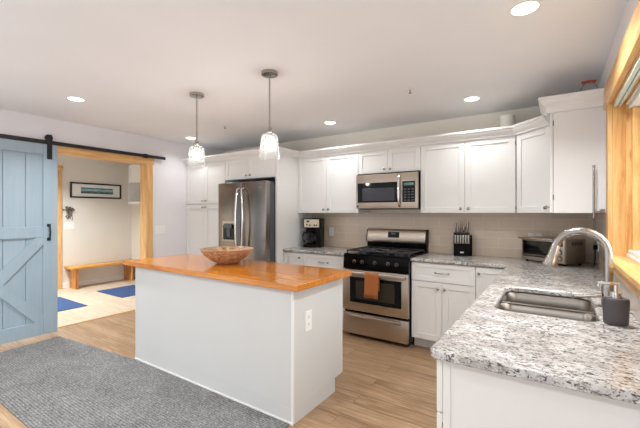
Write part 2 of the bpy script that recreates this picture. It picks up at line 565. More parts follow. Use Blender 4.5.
# the door in the entry room
door = struct(MB().box(-7.449, -7.442, 1.86, 2.66, 0.005, 2.14, 0.002).obj('door_1', M['white']))
w = MB(); w.box(-7.45, -7.428, 2.66, 2.732, 0, 2.14, 0.003); w.box(-7.45, -7.428, 1.79, 1.86, 0, 2.14, 0.003)
w.obj('door_casing', M['pine_z'], door)
w = MB(); w.box(-7.45, -7.426, 1.77, 2.75, 2.14, 2.23, 0.003)
w.obj('door_head_casing', M['pine_y'], door)

# backsplash tile
struct(MB().box(XA + 0.005, XR - 0.0005, WB - 0.008, WB - 0.0005, CT + 0.0005, 1.371).obj('backsplash_back', M['tile_back']))
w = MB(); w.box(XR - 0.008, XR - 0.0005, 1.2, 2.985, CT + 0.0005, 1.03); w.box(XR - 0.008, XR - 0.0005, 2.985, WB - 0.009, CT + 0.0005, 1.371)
struct(w.obj('backsplash_right', M['tile_right']))

# window over the sink
win = bpy.data.objects.new('window_1', None); win.location = (XR, 2.1, WZ0); COL.objects.link(win); struct(win)
WM['window_1'] = Matrix.Translation((XR, 2.1, WZ0))
w = MB(); w.box(XR - 0.022, XR, WY1, WY1 + 0.095, WZ0 + 0.016, WZ1 + 0.01, 0.003); w.box(XR - 0.022, XR, WY0 - 0.095, WY0, WZ0 + 0.016, WZ1 + 0.01, 0.003)
w.obj('side_casing', M['pine_z'], win)
w = MB(); w.box(XR - 0.028, XR, WY0 - 0.2, WY1 + 0.19, WZ1 + 0.01, WZ1 + 0.155, 0.003)
w.obj('head_casing', M['pine_y'], win)
w = MB(); w.box(XR, XR + 0.15, WY1, WY1 + 0.019, WZ0, WZ1); w.box(XR, XR + 0.15, WY0 - 0.019, WY0, WZ0, WZ1)
w.obj('side_jamb', M['pine_z'], win)
w = MB(); w.box(XR, XR + 0.15, WY0 - 0.019, WY1 + 0.019, WZ1, WZ1 + 0.019)
w.obj('head_jamb', M['pine_y'], win)
w = MB(); w.box(XR - 0.035, XR + 0.15, WY0 - 0.06, WY1 + 0.07, WZ0 - 0.012, WZ0 + 0.015, 0.004)
w.obj('window_sill', M['pine_y'], win)
w = MB(); w.box(XR - 0.022, XR, WY0 - 0.03, WY1 + 0.05, 1.03, WZ0 - 0.0125, 0.003)
w.obj('apron', M['pine_y'], win)
sash = MB()
sash.box(XR + 0.062, XR + 0.11, WY1 - 0.028, WY1, WZ0 + 0.016, WZ1, 0.004)
sash.box(XR + 0.062, XR + 0.11, WY0, WY0 + 0.028, WZ0 + 0.016, WZ1, 0.004)
sash.box(XR + 0.085, XR + 0.135, WY1 - 0.075, WY1 - 0.03, WZ0 + 0.06, WZ1 - 0.05, 0.004)
sash.box(XR + 0.085, XR + 0.135, WY0 + 0.03, WY0 + 0.075, WZ0 + 0.06, WZ1 - 0.05, 0.004)
sash.box(XR + 0.085, XR + 0.135, 2.07, 2.12, WZ0 + 0.06, WZ1 - 0.05, 0.004)
so = sash.obj('sash', M['pine_z'], win)
w = MB()
w.box(XR + 0.062, XR + 0.125, WY0 + 0.028, WY1 - 0.028, WZ0 + 0.016, WZ0 + 0.034, 0.003)
w.box(XR + 0.072, XR + 0.135, WY0 + 0.028, WY1 - 0.028, WZ0 + 0.036, WZ0 + 0.058, 0.003)
w.box(XR + 0.062, XR + 0.125, WY0 + 0.028, WY1 - 0.028, WZ1 - 0.02, WZ1 - 0.002, 0.003)
w.box(XR + 0.072, XR + 0.135, WY0 + 0.028, WY1 - 0.028, WZ1 - 0.048, WZ1 - 0.022, 0.003)
w.obj('sash_rail', M['window_white'], win)
MB().box(XR + 0.108, XR + 0.112, WY0 + 0.07, WY1 - 0.07, WZ0 + 0.058, WZ1 - 0.048).obj('pane', M['pane'], so)
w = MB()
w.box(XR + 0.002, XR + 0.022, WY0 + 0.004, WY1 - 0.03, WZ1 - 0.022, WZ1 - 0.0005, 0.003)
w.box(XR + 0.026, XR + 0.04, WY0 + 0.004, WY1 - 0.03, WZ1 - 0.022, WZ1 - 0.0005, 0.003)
tag(recenter(w.obj('window_head_strip', M['head_strip']), (XR + 0.02, 2.1, WZ1 - 0.02)), 'narrow pale green strip tucked under the wooden head of the window', 'shade rail')  # two thin pale green strips under the head jamb

# crown mouldings along the cabinet tops
CP = [(0.0, 2.108), (0.018, 2.108), (0.022, 2.122), (0.034, 2.132), (0.052, 2.15), (0.062, 2.168), (0.07, 2.172), (0.07, 2.192), (0.0, 2.192)]
struct(MB().sweep(CP, [(XL + 0.001, 3.384), (XA, 3.384), (XA, YU - 0.0005), (XC + 0.002, YU - 0.0005), (-0.031, 3.531)]).obj('trim_7', M['cab']))
CP2 = [(o, z + 0.048) for o, z in CP]
CP2[0] = (0.0, 2.128); CP2[1] = (0.018, 2.128)
struct(MB().sweep(CP2, [(-0.037, 3.53), (-0.037, 3.199), (XR - 0.002, 3.199)]).obj('trim_8', M['cab']))

# ------------------------------------------------------------------ cabinet parts
def shaker(parent, name, mtx, x0, x1, z0, z1, st=0.057, th=0.02, m=None):
    """a framed front in the local frame mtx; its face lies at local y=0"""
    w = MB(mtx)
    g = 0.0016
    x0 += g; x1 -= g; z0 += g; z1 -= g
    st = min(st, (z1 - z0) * 0.3)
    w.box(x0, x0 + st, 0, th, z0, z1, 0.0018, 1)
    w.box(x1 - st, x1, 0, th, z0, z1, 0.0018, 1)
    w.box(x0 + st - 0.001, x1 - st + 0.001, 0, th, z1 - st, z1, 0.0018, 1)
    w.box(x0 + st - 0.001, x1 - st + 0.001, 0, th, z0, z0 + st, 0.0018, 1)
    w.box(x0 + st - 0.004, x1 - st + 0.004, 0.009, th - 0.002, z0 + st - 0.004, z1 - st + 0.004)
    return w.obj(name, m or M['cab'], parent)
def knob(parent, mtx, x, z):
    w = MB(mtx)
    w.lathe((x, 0, z), [(0.0, 0), (0.006, 0), (0.005, 0.012), (0.009, 0.016), (0.014, 0.021), (0.0145, 0.026), (0.010, 0.030), (0, 0.031)], 14, axis=(0, -1, 0))
    return w.obj('knob', M['nickel'], parent, 40)
def pull(parent, mtx, x, z, half=0.062):
    w = MB(mtx)
    pts = [(x - half, 0, z)] + [(x + half * t, -0.026 * (1 - abs(t) ** 3), z) for t in (-0.96, -0.7, -0.35, 0, 0.35, 0.7, 0.96)] + [(x + half, 0, z)]
    w.tube(pts, 0.005, 8)
    for q in (-1, 1): w.cyl((x + q * half, -0.001, z), (x + q * half, -0.008, z), 0.009)
    return w.obj('pull_handle', M['nickel'], parent, 40)
def body(parent, mtx, x0, x1, y0, y1, z0, z1, toe=False):
    w = MB(mtx)
    if toe:
        w.box(x0, x1, y0, y1, 0.105, z1); w.box(x0, x1, y0 + 0.065, y1, 0.0, 0.105)
    else: w.box(x0, x1, y0, y1, z0, z1)
    return w.obj('body', M['cab'], parent)
def box_front(name, loc, label, mtx, w_, depth, z0, z1, toe=False, group=None, inset=0.001, cat='cabinet'):
    t = thing(name, loc, label, cat, group)
    body(t, mtx, inset, w_ - inset, 0.0215, depth, z0, z1, toe)
    return t

UZ0, UZ1 = 1.372, 2.118
# upper cabinets on the back wall
F = LM((XA, YU, 0), (1, 0, 0)); W_ = 0.914
t = box_front('upper_cabinet', (XA + W_ / 2, 3.98, UZ0), 'white double-door upper cabinet over the coffee maker, left of the microwave', F, W_, 0.318, UZ0, UZ1)
for i in (0, 1):
    d = shaker(t, 'door', F, i * W_ / 2, (i + 1) * W_ / 2, UZ0, UZ1 - 0.008)
    knob(d, F, W_ / 2 + (-0.036 if i == 0 else 0.036), UZ0 + 0.045)
F = LM((X0, YU, 0), (1, 0, 0)); W_ = X1 - X0
t = box_front('upper_cabinet', ((X0 + X1) / 2, 3.98, 1.84), 'short white two-door upper cabinet directly above the microwave', F, W_, 0.318, 1.838, UZ1)
for i in (0, 1):
    d = shaker(t, 'door', F, i * W_ / 2, (i + 1) * W_ / 2, 1.838, UZ1 - 0.008)
    knob(d, F, W_ / 2 + (-0.036 if i == 0 else 0.036), 1.838 + 0.04)
F = LM((X1, YU, 0), (1, 0, 0)); W_ = 0.914
t = box_front('upper_cabinet', (X1 + W_ / 2, 3.98, UZ0), 'white double-door upper cabinet right of the microwave, over the knife block', F, W_, 0.318, UZ0, UZ1)
for i in (0, 1):
    d = shaker(t, 'door', F, i * W_ / 2, (i + 1) * W_ / 2, UZ0, UZ1 - 0.008)
    knob(d, F, W_ / 2 + (-0.036 if i == 0 else 0.036), UZ0 + 0.045)
# diagonal corner cabinet
pa, pb = Vector((XC + 0.002, YU)), Vector((-0.031, 3.531))
F = LM((pa.x, pa.y, 0), (pb.x - pa.x, pb.y - pa.y, 0)); W_ = (pb - pa).length
t = thing('corner_upper_cabinet', (0.1, 3.95, UZ0), 'white single-door upper cabinet set diagonally across the corner', 'cabinet')
n_ = Vector(((pb - pa).y, -(pb - pa).x)).normalized() * -0.0215
w = MB(); w.prism([(pa.x + n_.x, pa.y + n_.y), (pb.x + n_.x, pb.y + n_.y), (XR - 0.002, 3.546), (XR - 0.002, WB - 0.002), (XC + 0.002, WB - 0.002)], 'z', UZ0, UZ1)
w.obj('body', M['cab'], t)
d = shaker(t, 'door', F, 0.004, W_ - 0.006, UZ0, UZ1 - 0.008)
knob(d, F, W_ - 0.04, UZ0 + 0.045)
for z in (UZ0 + 0.03, UZ1 - 0.1):
    MB(F).cyl((0.003, -0.006, z), (0.003, -0.006, z + 0.035), 0.0045, n=8).obj('hinge', M['nickel'], t)
# end cabinet on the right wall
t = thing('upper_cabinet', (0.13, 3.36, UZ0), 'tall white upper cabinet beside the wooden window, plain end panel with paper towel bar', 'cabinet')
w = MB(); w.box(-0.012, XR - 0.002, 3.2, 3.5285, UZ0, 2.18); w.obj('body', M['cab'], t)
F = LM((-0.035, 3.527, 0), (0, -1, 0))
d = shaker(t, 'door', F, 0, 0.326, UZ0, 2.155)
knob(d, F, 0.29, UZ0 + 0.045)
for z in (1.47, 2.03):
    MB().cyl((-0.0135, 3.196, z), (-0.0135, 3.196, z + 0.04), 0.004, n=8).obj('hinge', M['nickel'], t)

# pantry, over-fridge cabinet and side panel
PF = 3.385
F = LM((XL + 0.002, PF, 0), (1, 0, 0)); W_ = 0.872
t = box_front('pantry_cabinet', (XL + 0.44, 3.75, 0), 'tall white four-door pantry cabinet between the left wall and refrigerator', F, W_, WB - PF - 0.004, 0, UZ1, True)
for i in (0, 1):
    for z0, z1, kz in ((0.107, 1.497, 1.455), (1.507, UZ1 - 0.008, 1.55)):
        d = shaker(t, 'door', F, i * W_ / 2, (i + 1) * W_ / 2, z0, z1)
        knob(d, F, W_ / 2 + (-0.034 if i == 0 else 0.034), kz)
xf0, xf1 = XL + 0.876, XA - 0.03
F = LM((xf0, PF, 0), (1, 0, 0)); W_ = xf1 - xf0
t = box_front('upper_cabinet', ((xf0 + xf1) / 2, 3.75, 1.83), 'wide shallow white two-door cabinet above the refrigerator', F, W_, WB - PF - 0.004, 1.828, UZ1)
for i in (0, 1):
    d = shaker(t, 'door', F, i * W_ / 2, (i + 1) * W_ / 2, 1.83, UZ1 - 0.008)
    knob(d, F, W_ / 2 + (-0.036 if i == 0 else 0.036), 1.83 + 0.045)
tag(recenter(MB().box(XA - 0.028, XA - 0.001, PF, WB - 0.002, 0, UZ1, 0.001, 1).obj('refrigerator_side_panel', M['cab']), (XA - 0.014, 3.76, 0)),
    'tall plain white panel closing the right side of the refrigerator', 'panel')

# base cabinets on the back wall
BD = WB - YBASE - 0.003
def base(name, x0, x1, label, drawers, doors, knobs):
    F = LM((x0, YBASE, 0), (1, 0, 0)); W_ = x1 - x0
    t = box_front(name, ((x0 + x1) / 2, 3.83, 0), label, F, W_, BD, 0, 0.883, True)
    if drawers:
        d = shaker(t, 'drawer', F, 0, W_, 0.69, 0.876, 0.045); pull(d, F, W_ / 2, 0.783)
        top = 0.688
    else: top = 0.876
    for i in range(doors):
        d = shaker(t, 'door', F, i * W_ / doors, (i + 1) * W_ / doors, 0.107, top)
        knob(d, F, knobs[i], top - 0.058)
    return t
base('base_cabinet', XA + 0.002, -2.6, 'narrow white base cabinet against the refrigerator panel, below the coffee maker', 0, 1, [0.26])
base('base_cabinet', -2.598, X0 - 0.003, 'white base cabinet with one wide drawer, left of the stove', 1, 2, [0.27, 0.335])
base('base_cabinet', X1 + 0.003, -0.615, 'white base cabinet with drawer over two doors, right of the stove', 1, 2, [0.27, 0.335])
t = base('base_cabinet', -0.613, -0.32, 'narrow white base cabinet with a full-height door tucked into the counter corner', 0, 1, [0.03])

# base cabinets of the sink run (fronts face left)
XF = -0.34
def side_base(y0, y1, label, kind):
    F = LM((XF, y1, 0), (0, -1, 0)); W_ = y1 - y0
    t = thing('base_cabinet', (0, (y0 + y1) / 2, 0), label, 'cabinet')
    if kind == 'sink':
        w = MB(F)
        w.box(0.001, 0.02, 0.0215, XR - XF - 0.003, 0.105, 0.883); w.box(W_ - 0.02, W_ - 0.001, 0.0215, XR - XF - 0.003, 0.105, 0.883)
        w.box(0.02, W_ - 0.02, XR - XF - 0.02, XR - XF - 0.003, 0.105, 0.883); w.box(0.001, W_ - 0.001, 0.09, XR - XF - 0.003, 0, 0.12)
        w.box(0.02, W_ - 0.02, 0.0215, 0.04, 0.105, 0.883)
        w.obj('body', M['cab'], t)
    else:
        body(t, F, 0.001, W_ - 0.001, 0.0215, XR - XF - 0.003, 0, 0.883, True)
    n = 1 if kind == 'end' else 2
    if kind == 'end':
        d = shaker(t, 'drawer', F, 0, W_, 0.69, 0.876, 0.045); pull(d, F, W_ / 2, 0.783)
    else:
        d = shaker(t, 'false_drawer_front', F, 0, W_, 0.69, 0.876, 0.045)
    for i in range(n):
        d = shaker(t, 'door', F, i * W_ / n, (i + 1) * W_ / n, 0.107, 0.688)
        knob(d, F, 0.035 if n == 1 else W_ / n + (-0.035 if i == 0 else 0.035), 0.63)
    return t
YE = 1.232
te = side_base(YE, 1.68, 'white base cabinet at the near end of the granite counter, plain end panel', 'end')
w = MB(); w.box(-0.317, -0.293, YE - 0.006, YE, 0.0, 0.883, 0.001, 1)
w.box(-0.293, XR - 0.004, YE - 0.002, YE, 0, 0.883)
w.obj('end_panel', M['cab'], te)
MB().box(-0.3205, -0.316, YE - 0.004, YE + 0.012, 0.62, 0.66).obj('hinge', M['nickel'], te)
side_base(1.682, 2.60, 'white base cabinet directly under the sink', 'sink')
side_base(2.602, 3.46, 'white base cabinet between the sink and the counter corner', 'mid')

# ------------------------------------------------------------------ worktops
def rounded(poly, radii, n=6):
    out = []
    N = len(poly)
    for i, p in enumerate(poly):
        r = radii[i]; p = Vector(p)
        if r <= 0: out.append((p.x, p.y)); continue
        a = (Vector(poly[i - 1]) - p).normalized(); b = (Vector(poly[(i + 1) % N]) - p).normalized()
        ang = a.angle(b); dd = r / math.tan(ang / 2)
        c = p + (a + b).normalized() * (r / math.sin(ang / 2))
        s0 = p + a * dd - c; s1 = p + b * dd - c
        tot = s0.angle_signed(s1)
        for k in range(n + 1):
            q = s0.copy(); q.rotate(Matrix.Rotation(-tot * k / n, 2)) if False else None
            th = -tot * k / n
            q = Vector((s0.x * math.cos(th) - s0.y * math.sin(th), s0.x * math.sin(th) + s0.y * math.cos(th)))
            out.append((c.x + q.x, c.y + q.y))
    return out
def inset(poly, d):
    """poly counter-clockwise; positive d moves inwards"""
    N = len(poly); out = []
    for i in range(N):
        p = Vector(poly[i]); a = (p - Vector(poly[i - 1])).normalized(); b = (Vector(poly[(i + 1) % N]) - p).normalized()
        na, nb = Vector((-a.y, a.x)), Vector((-b.y, b.x))
        m = (na + nb) / max(0.2, 1 + na.dot(nb))
        q = p + m * d; out.append((q.x, q.y))
    return out
def slab(poly, holes, z0, z1, r=0.008):
    w = MB(); bm = w.bm
    prof = [(0.004, z0), (0.0, z0 + 0.004)] + [(r * (1 - math.cos(a)), z1 - r + r * math.sin(a)) for a in (0, PI / 6, PI / 3, PI / 2)]
    def loops(pl, sgn):
        rings = [[w.v((x, y, z)) for x, y in inset(pl, sgn * d)] for d, z in prof]
        for a, b in zip(rings, rings[1:]): w.bridge(a, b)
        return rings[0], rings[-1]
    L = [loops(poly, 1)] + [loops(h, -1) for h in holes]
    for k in (0, 1):
        es = []
        for l in L:
            ring = l[k]
            for i in range(len(ring)):
                e = bm.edges.get((ring[i], ring[(i + 1) % len(ring)])); es.append(e)
        bmesh.ops.triangle_fill(bm, use_beauty=True, use_dissolve=False, edges=es)
    return w
YC = WB - 0.648
# left piece of stone
w = slab([(XA + 0.001, YC), (X0 - 0.002, YC), (X0 - 0.002, WB - 0.0015), (XA + 0.001, WB - 0.0015)], [], 0.884, CT)
tag(recenter(w.obj('granite_worktop', M['granite']), (-2.44, 3.82, 0.884)), 'short speckled granite worktop left of the stove under the coffee maker', 'worktop')
hole = rounded([(-0.25, 1.868), (0.158, 1.868), (0.158, 2.497), (-0.25, 2.497)], [0.07] * 4, 8)
outer = rounded([(X1 + 0.002, YC), (-0.352, YC), (-0.358, 1.192), (XR - 0.0015, 1.192), (XR - 0.0015, WB - 0.0015), (X1 + 0.002, WB - 0.0015)], [0, 0.012, 0.035, 0, 0, 0], 6)
w = slab(outer, [hole], 0.884, CT, 0.009)
tag(recenter(w.obj('granite_worktop', M['granite']), (-0.1, 2.7, 0.884)), 'long L-shaped speckled granite worktop holding the sink', 'worktop')

# sink, hung under the stone
t = thing('kitchen_sink', (-0.045, 2.18, 0.68), 'stainless steel double-bowl sink set under the granite worktop', 'sink')
def bowl(y0, y1, depth, ztop=0.8835):
    w = MB()
    P = rounded([(-0.252, y0), (0.16, y0), (0.16, y1), (-0.252, y1)], [0.06] * 4, 8)
    prof = [(-0.004, ztop), (0.0, ztop - 0.003), (0.004, ztop - 0.06), (0.012, ztop - depth + 0.03), (0.02, ztop - depth + 0.012), (0.036, ztop - depth)]
    rings = [[w.v((x, y, z)) for x, y in inset(P, d)] for d, z in prof]
    for a, b in zip(rings, rings[1:]): w.bridge(a, b)
    w.face(rings[-1])
    o = w.obj('bowl', M['steel_sink'], t, 50)
    md = o.modifiers.new('thickness', 'SOLIDIFY'); md.thickness = 0.0015; md.offset = -1 if False else 0
    return o
b1 = bowl(2.2, 2.5, 0.19, 0.8795); b2 = bowl(1.865, 2.184, 0.19, 0.8795)
w = MB(); w.prism([(2.178, 0.876), (2.2035, 0.876), (2.2035, 0.8805), (2.197, 0.8832), (2.186, 0.8832), (2.178, 0.8805)], 'x', -0.248, 0.156)
w.obj('divider', M['steel_sink'], t, 30)
for b, y in ((b1, 2.34), (b2, 2.03)):
    MB().lathe((-0.045, y, 0.6905), [(0, 0.001), (0.028, 0.001), (0.034, 0.004), (0.043, 0.004), (0.045, 0.0)], 20).obj('drain', M['chrome'], b, 40)

# ------------------------------------------------------------------ island
t = thing('kitchen_island', (-2.34, 2.15, 0), 'long white panelled kitchen island base under the wooden top', 'island')
IX0, IX1, IY0, IY1 = -3.285, -1.41, 1.80, 2.445
w = MB(); w.box(IX0, IX1, IY0, IY1 - 0.02, 0.105, 0.8725, 0.0015, 1); w.box(IX0, IX1, IY0, IY1 - 0.12, 0.0, 0.105)
w.obj('body', M['island'], t)
w = MB(); w.box(IX0, IX1 + 0.004, IY0 - 0.006, IY0 - 0.0005, 0.0, 0.016, 0.001, 1)
w.obj('base_strip', M['white'], t)
w = MB(); w.box(IX1 - 0.012, IX1 + 0.003, IY0 - 0.003, IY0 + 0.012, 0.016, 0.872, 0.001, 1)
w.obj('corner_trim', M['white'], t)
F = LM((IX1 - 0.002, IY1, 0), (-1, 0, 0)); W_ = IX1 - IX0 - 0.004
for i in range(4):
    d = shaker(t, 'door', F, i * W_ / 4, (i + 1) * W_ / 4, 0.107, 0.868)
    knob(d, F, (i + (0.9 if i % 2 == 0 else 0.1)) * W_ / 4, 0.8)
def outlet_part(parent, F, x, z, w_=0.07, h_=0.115, sw=0, name='outlet_plate'):
    w = MB(F); w.box(x - w_ / 2, x + w_ / 2, -0.006, -0.0005, z - h_ / 2, z + h_ / 2, 0.002, 2)
    o = w.obj(name, M['white'], parent)
    if sw:
        for k in range(sw):
            xx = x + (k - (sw - 1) / 2) * 0.046
            MB(F).box(xx - 0.015, xx + 0.015, -0.009, -0.0055, z - 0.033, z + 0.033, 0.001, 1).obj('rocker', M['white'], o)
    else:
        for dz in (-0.024, 0.024):
            w = MB(F)
            for dx in (-0.006, 0.006): w.box(x + dx - 0.0012, x + dx + 0.0012, -0.0066, -0.0055, z + dz - 0.001, z + dz + 0.009)
            w.cyl((x, -0.0055, z + dz - 0.008), (x, -0.0066, z + dz - 0.008), 0.0025, n=8)
            w.obj('socket_slots', M['slot'], o)
    return o
outlet_part(t, LM((IX1, 0, 0), (0, 1, 0)), 1.968, 0.635, 0.076, 0.138)
w = MB(); w.box(-3.447, -1.352, 1.768, 2.49, 0.8735, CT, 0.003, 2)
tag(recenter(w.obj('wooden_worktop', M['butcher']), (-2.4, 2.13, 0.8735)), 'glossy orange-brown plank wooden worktop on the island', 'worktop')

# wooden bowl
BC = (-2.5, 2.22, CT + 0.0005)
prof = [(0, 0.0), (0.09, 0.0), (0.095, 0.005), (0.15, 0.035), (0.2, 0.075), (0.232, 0.118), (0.238, 0.132), (0.23, 0.134), (0.222, 0.12), (0.19, 0.083), (0.14, 0.045), (0.08, 0.02), (0, 0.016)]
tag(recenter(MB().lathe(BC, prof, 40).obj('wooden_bowl', M['bowl'], None, 50), BC), 'wide turned wooden bowl with streaky grain on the island top', 'bowl')

# ------------------------------------------------------------------ refrigerator
FX0, FX1, FY = -3.805, -2.938, 3.22
t = thing('refrigerator', (-3.388, 3.66, 0), 'stainless steel french-door refrigerator with ice dispenser', 'refrigerator')
MB().box(FX0 + 0.004, FX1 - 0.004, FY + 0.085, WB - 0.03, 0.03, 1.755, 0.004).obj('body', M['fridge_side'], t)
MB().box(FX0 + 0.02, FX1 - 0.02, FY + 0.12, 4.05, 0.0, 0.03).obj('kick_grille', M['black_plastic'], t)
xm = -3.348
def fdoor(x0, x1, z0, z1, name):
    w = MB(); w.box(x0, x1, FY, FY + 0.08, z0, z1, 0.009, 3)
    return w.obj(name, M['steel_v'], t, 35)
dl = fdoor(FX0, xm - 0.003, 0.7, 1.77, 'door')
dr = fdoor(xm + 0.003, FX1, 0.7, 1.77, 'door')
df = fdoor(FX0, FX1, 0.06, 0.694, 'freezer_drawer')
def fhandle(x, par, bow):
    w = MB()
    pts = [(x, FY + 0.002, 0.85)] + [(x + bow * math.sin(PI * k / 10), FY - 0.05 - 0.012 * math.sin(PI * k / 10), 0.87 + 0.8 * k / 10) for k in range(11)] + [(x, FY + 0.002, 1.69)]
    w.tube(pts, 0.014, 10)
    w.obj('handle', M['chrome'], par, 60)
fhandle(xm - 0.04, dl, -0.02); fhandle(xm + 0.04, dr, 0.03)
w = MB(); w.tube([(FX0 + 0.08, FY + 0.002, 0.62), (FX0 + 0.1, FY - 0.05, 0.62), (FX1 - 0.1, FY - 0.05, 0.62), (FX1 - 0.08, FY + 0.002, 0.62)], 0.013, 10)
w.obj('handle', M['chrome'], df, 60)
w = MB()
w.box(-3.715, -3.47, FY - 0.004, FY - 0.0005, 1.0, 1.265, 0.001, 1)
o = w.obj('dispenser', M['steel'], dl)
MB().box(-3.70, -3.485, FY - 0.006, FY - 0.0035, 1.02, 1.22).obj('dispenser_recess', M['black_glass'], o)
w = MB(); w.box(-3.66, -3.52, FY - 0.03, FY - 0.0055, 1.17, 1.235, 0.004); w.box(-3.62, -3.56, FY - 0.018, FY - 0.0055, 1.06, 1.17, 0.004)
w.obj('dispenser_spout', M['fridge_side'], o)
w = MB(); w.box(-3.69, -3.495, FY - 0.02, FY - 0.0055, 1.005, 1.02, 0.002); w.obj('drip_tray', M['steel'], o)
MB().lathe((FX1 - 0.09, FY - 0.0005, 1.69), [(0, 0.002), (0.012, 0.002), (0.013, 0)], 16, axis=(0, -1, 0)).obj('badge', M['chrome'], dr, 30)
for x in (FX0 + 0.1, FX1 - 0.1):
    MB().box(x - 0.07, x + 0.07, FY + 0.03, FY + 0.2, 1.7555, 1.775, 0.004).obj('hinge_cover', M['fridge_side'], t)

# ------------------------------------------------------------------ stove
RX0, RX1 = X0 + 0.002, X1 - 0.002
RY = 3.44
t = thing('gas_range', (-1.608, 3.8, 0), 'stainless steel and black gas range with five burners', 'stove')
w = MB(); w.box(RX0, RX1, RY + 0.052, WB - 0.03, 0.04, 0.895, 0.002, 1)
w.obj('body', M['black'], t)
for x in (RX0 + 0.05, RX1 - 0.05):
    for y in (3.56, 4.05): MB().cyl((x, y, 0), (x, y, 0.04), 0.018).obj('foot', M['black_plastic'], t)
w = MB(); w.box(RX0 + 0.004, RX1 - 0.004, RY + 0.005, RY + 0.05, 0.045, 0.276, 0.006, 2)
o = w.obj('storage_drawer', M['steel'], t, 35)
w = MB()
pr = [(RY + 0.004, 0.225), (RY - 0.018, 0.238), (RY - 0.022, 0.252), (RY - 0.012, 0.262), (RY + 0.004, 0.266)]
w.prism(pr, 'x', RX0 + 0.08, RX1 - 0.08); w.obj('drawer_grip', M['steel'], o, 40)
w = MB(); w.box(RX0 + 0.002, RX1 - 0.002, RY, RY + 0.05, 0.302, 0.748, 0.006, 2)
dr = w.obj('oven_door', M['steel'], t, 35)
w = MB(); w.box(-1.892, -1.3, RY - 0.004, RY - 0.0005, 0.395, 0.672, 0.001, 1); og = w.obj('oven_window_frame', M['black_glass'], dr)
w = MB(); w.box(-1.82, -1.372, RY - 0.0055, RY - 0.0035, 0.44, 0.64); w.obj('oven_window', M['oven_glass'], og)
w = MB()
w.box(RX0 + 0.02, RX1 - 0.02, RY - 0.06, RY - 0.038, 0.698, 0.738, 0.009, 3)
for x in (RX0 + 0.05, RX1 - 0.05): w.box(x - 0.02, x + 0.02, RY - 0.045, RY + 0.001, 0.706, 0.73, 0.004)
w.obj('oven_handle', M['steel'], dr, 40)
w = MB(); w.prism([(RY + 0.012, 0.757), (RY + 0.053, 0.757), (RY + 0.053, 0.905), (RY + 0.03, 0.905)], 'x', RX0, RX1)
cp = w.obj('control_panel', M['black'], t)
for x in (-1.85, -1.755, -1.605, -1.455, -1.36):
    w = MB(); w.lathe((x, RY + 0.02, 0.838), [(0.022, 0), (0.022, 0.005), (0.0165, 0.008), (0.015, 0.026), (0.012, 0.029), (0, 0.029)], 18, axis=(0, -1, 0.12))
    w.box(x - 0.003, x + 0.003, RY - 0.0125, RY - 0.008, 0.823, 0.858)
    w.obj('burner_knob', M['dark_nickel'], cp, 40)
w = MB(); w.box(RX0 - 0.0005, RX1 + 0.0005, RY + 0.03, 4.06, 0.9055, 0.922, 0.004, 2)
ck = w.obj('cooktop', M['black'], t)
for x, y in ((-1.83, 3.62), (-1.83, 3.9), (-1.608, 3.76), (-1.386, 3.62), (-1.386, 3.9)):
    w = MB(); w.lathe((x, y, 0.922), [(0.055, 0), (0.05, 0.008), (0.036, 0.01), (0.036, 0.018), (0.03, 0.022), (0, 0.022)], 20)
    w.obj('burner', M['black_iron_grate'], ck, 40)
for gx0, gx1 in ((-1.965, -1.735), (-1.725, -1.491), (-1.481, -1.251)):
    w = MB(); zt = 0.958; r = 0.0065
    xs = [gx0, gx1]; ys = [3.51, 4.02]
    def bar(a, b): w.box(min(a[0], b[0]) - r, max(a[0], b[0]) + r, min(a[1], b[1]) - r, max(a[1], b[1]) + r, zt - 0.014, zt, 0.003, 1)
    for x in xs: bar((x, 3.51), (x, 4.02))
    for y in ys + [3.765]: bar((gx0, y), (gx1, y))
    xm_ = (gx0 + gx1) / 2
    bar((xm_, 3.51), (xm_, 3.59)); bar((xm_, 3.66), (xm_, 3.86)); bar((xm_, 3.94), (xm_, 4.02))
    for y in (3.63, 3.9): bar((gx0, y), (gx0 + 0.075, y)); bar((gx1 - 0.075, y), (gx1, y))
    for x in xs:
        for y in ys: w.box(x - r, x + r, y - r, y + r, 0.922, zt - 0.01)
    w.obj('grate', M['black_iron_grate'], ck)
w = MB(); w.box(RX0 + 0.002, RX1 - 0.002, 4.062, WB - 0.012, 0.905, 1.02, 0.003, 1)
bg = w.obj('backguard_base', M['black'], t)
w = MB()
pf = [(4.035, 1.02), (4.03, 1.045), (4.048, 1.13), (4.062, 1.16), (4.085, 1.176), (WB - 0.012, 1.178), (WB - 0.012, 1.02)]
w.prism(pf, 'x', RX0 + 0.012, RX1 - 0.012)
bp = w.obj('backguard_panel', M['steel'], t, 30)
for xa, xb in ((RX0, RX0 + 0.012), (RX1 - 0.012, RX1)): MB().prism(pf, 'x', xa, xb).obj('backguard_end_cap', M['black_plastic'], bp, 30)
w = MB()
sl = (4.048 - 4.03) / 0.085
w.prism([(4.03 + (1.075 - 1.045) * sl - 0.002, 1.075), (4.048 + 0.004 - 0.002, 1.142), (4.056, 1.142), (4.046, 1.075)], 'x', -1.7, -1.555)
cl = w.obj('clock_panel', M['black_glass'], bp)
w = MB(); w.box(-1.655, -1.605, 4.036, 4.045, 1.112, 1.13); w.obj('clock_display', M['green_display'], cl)

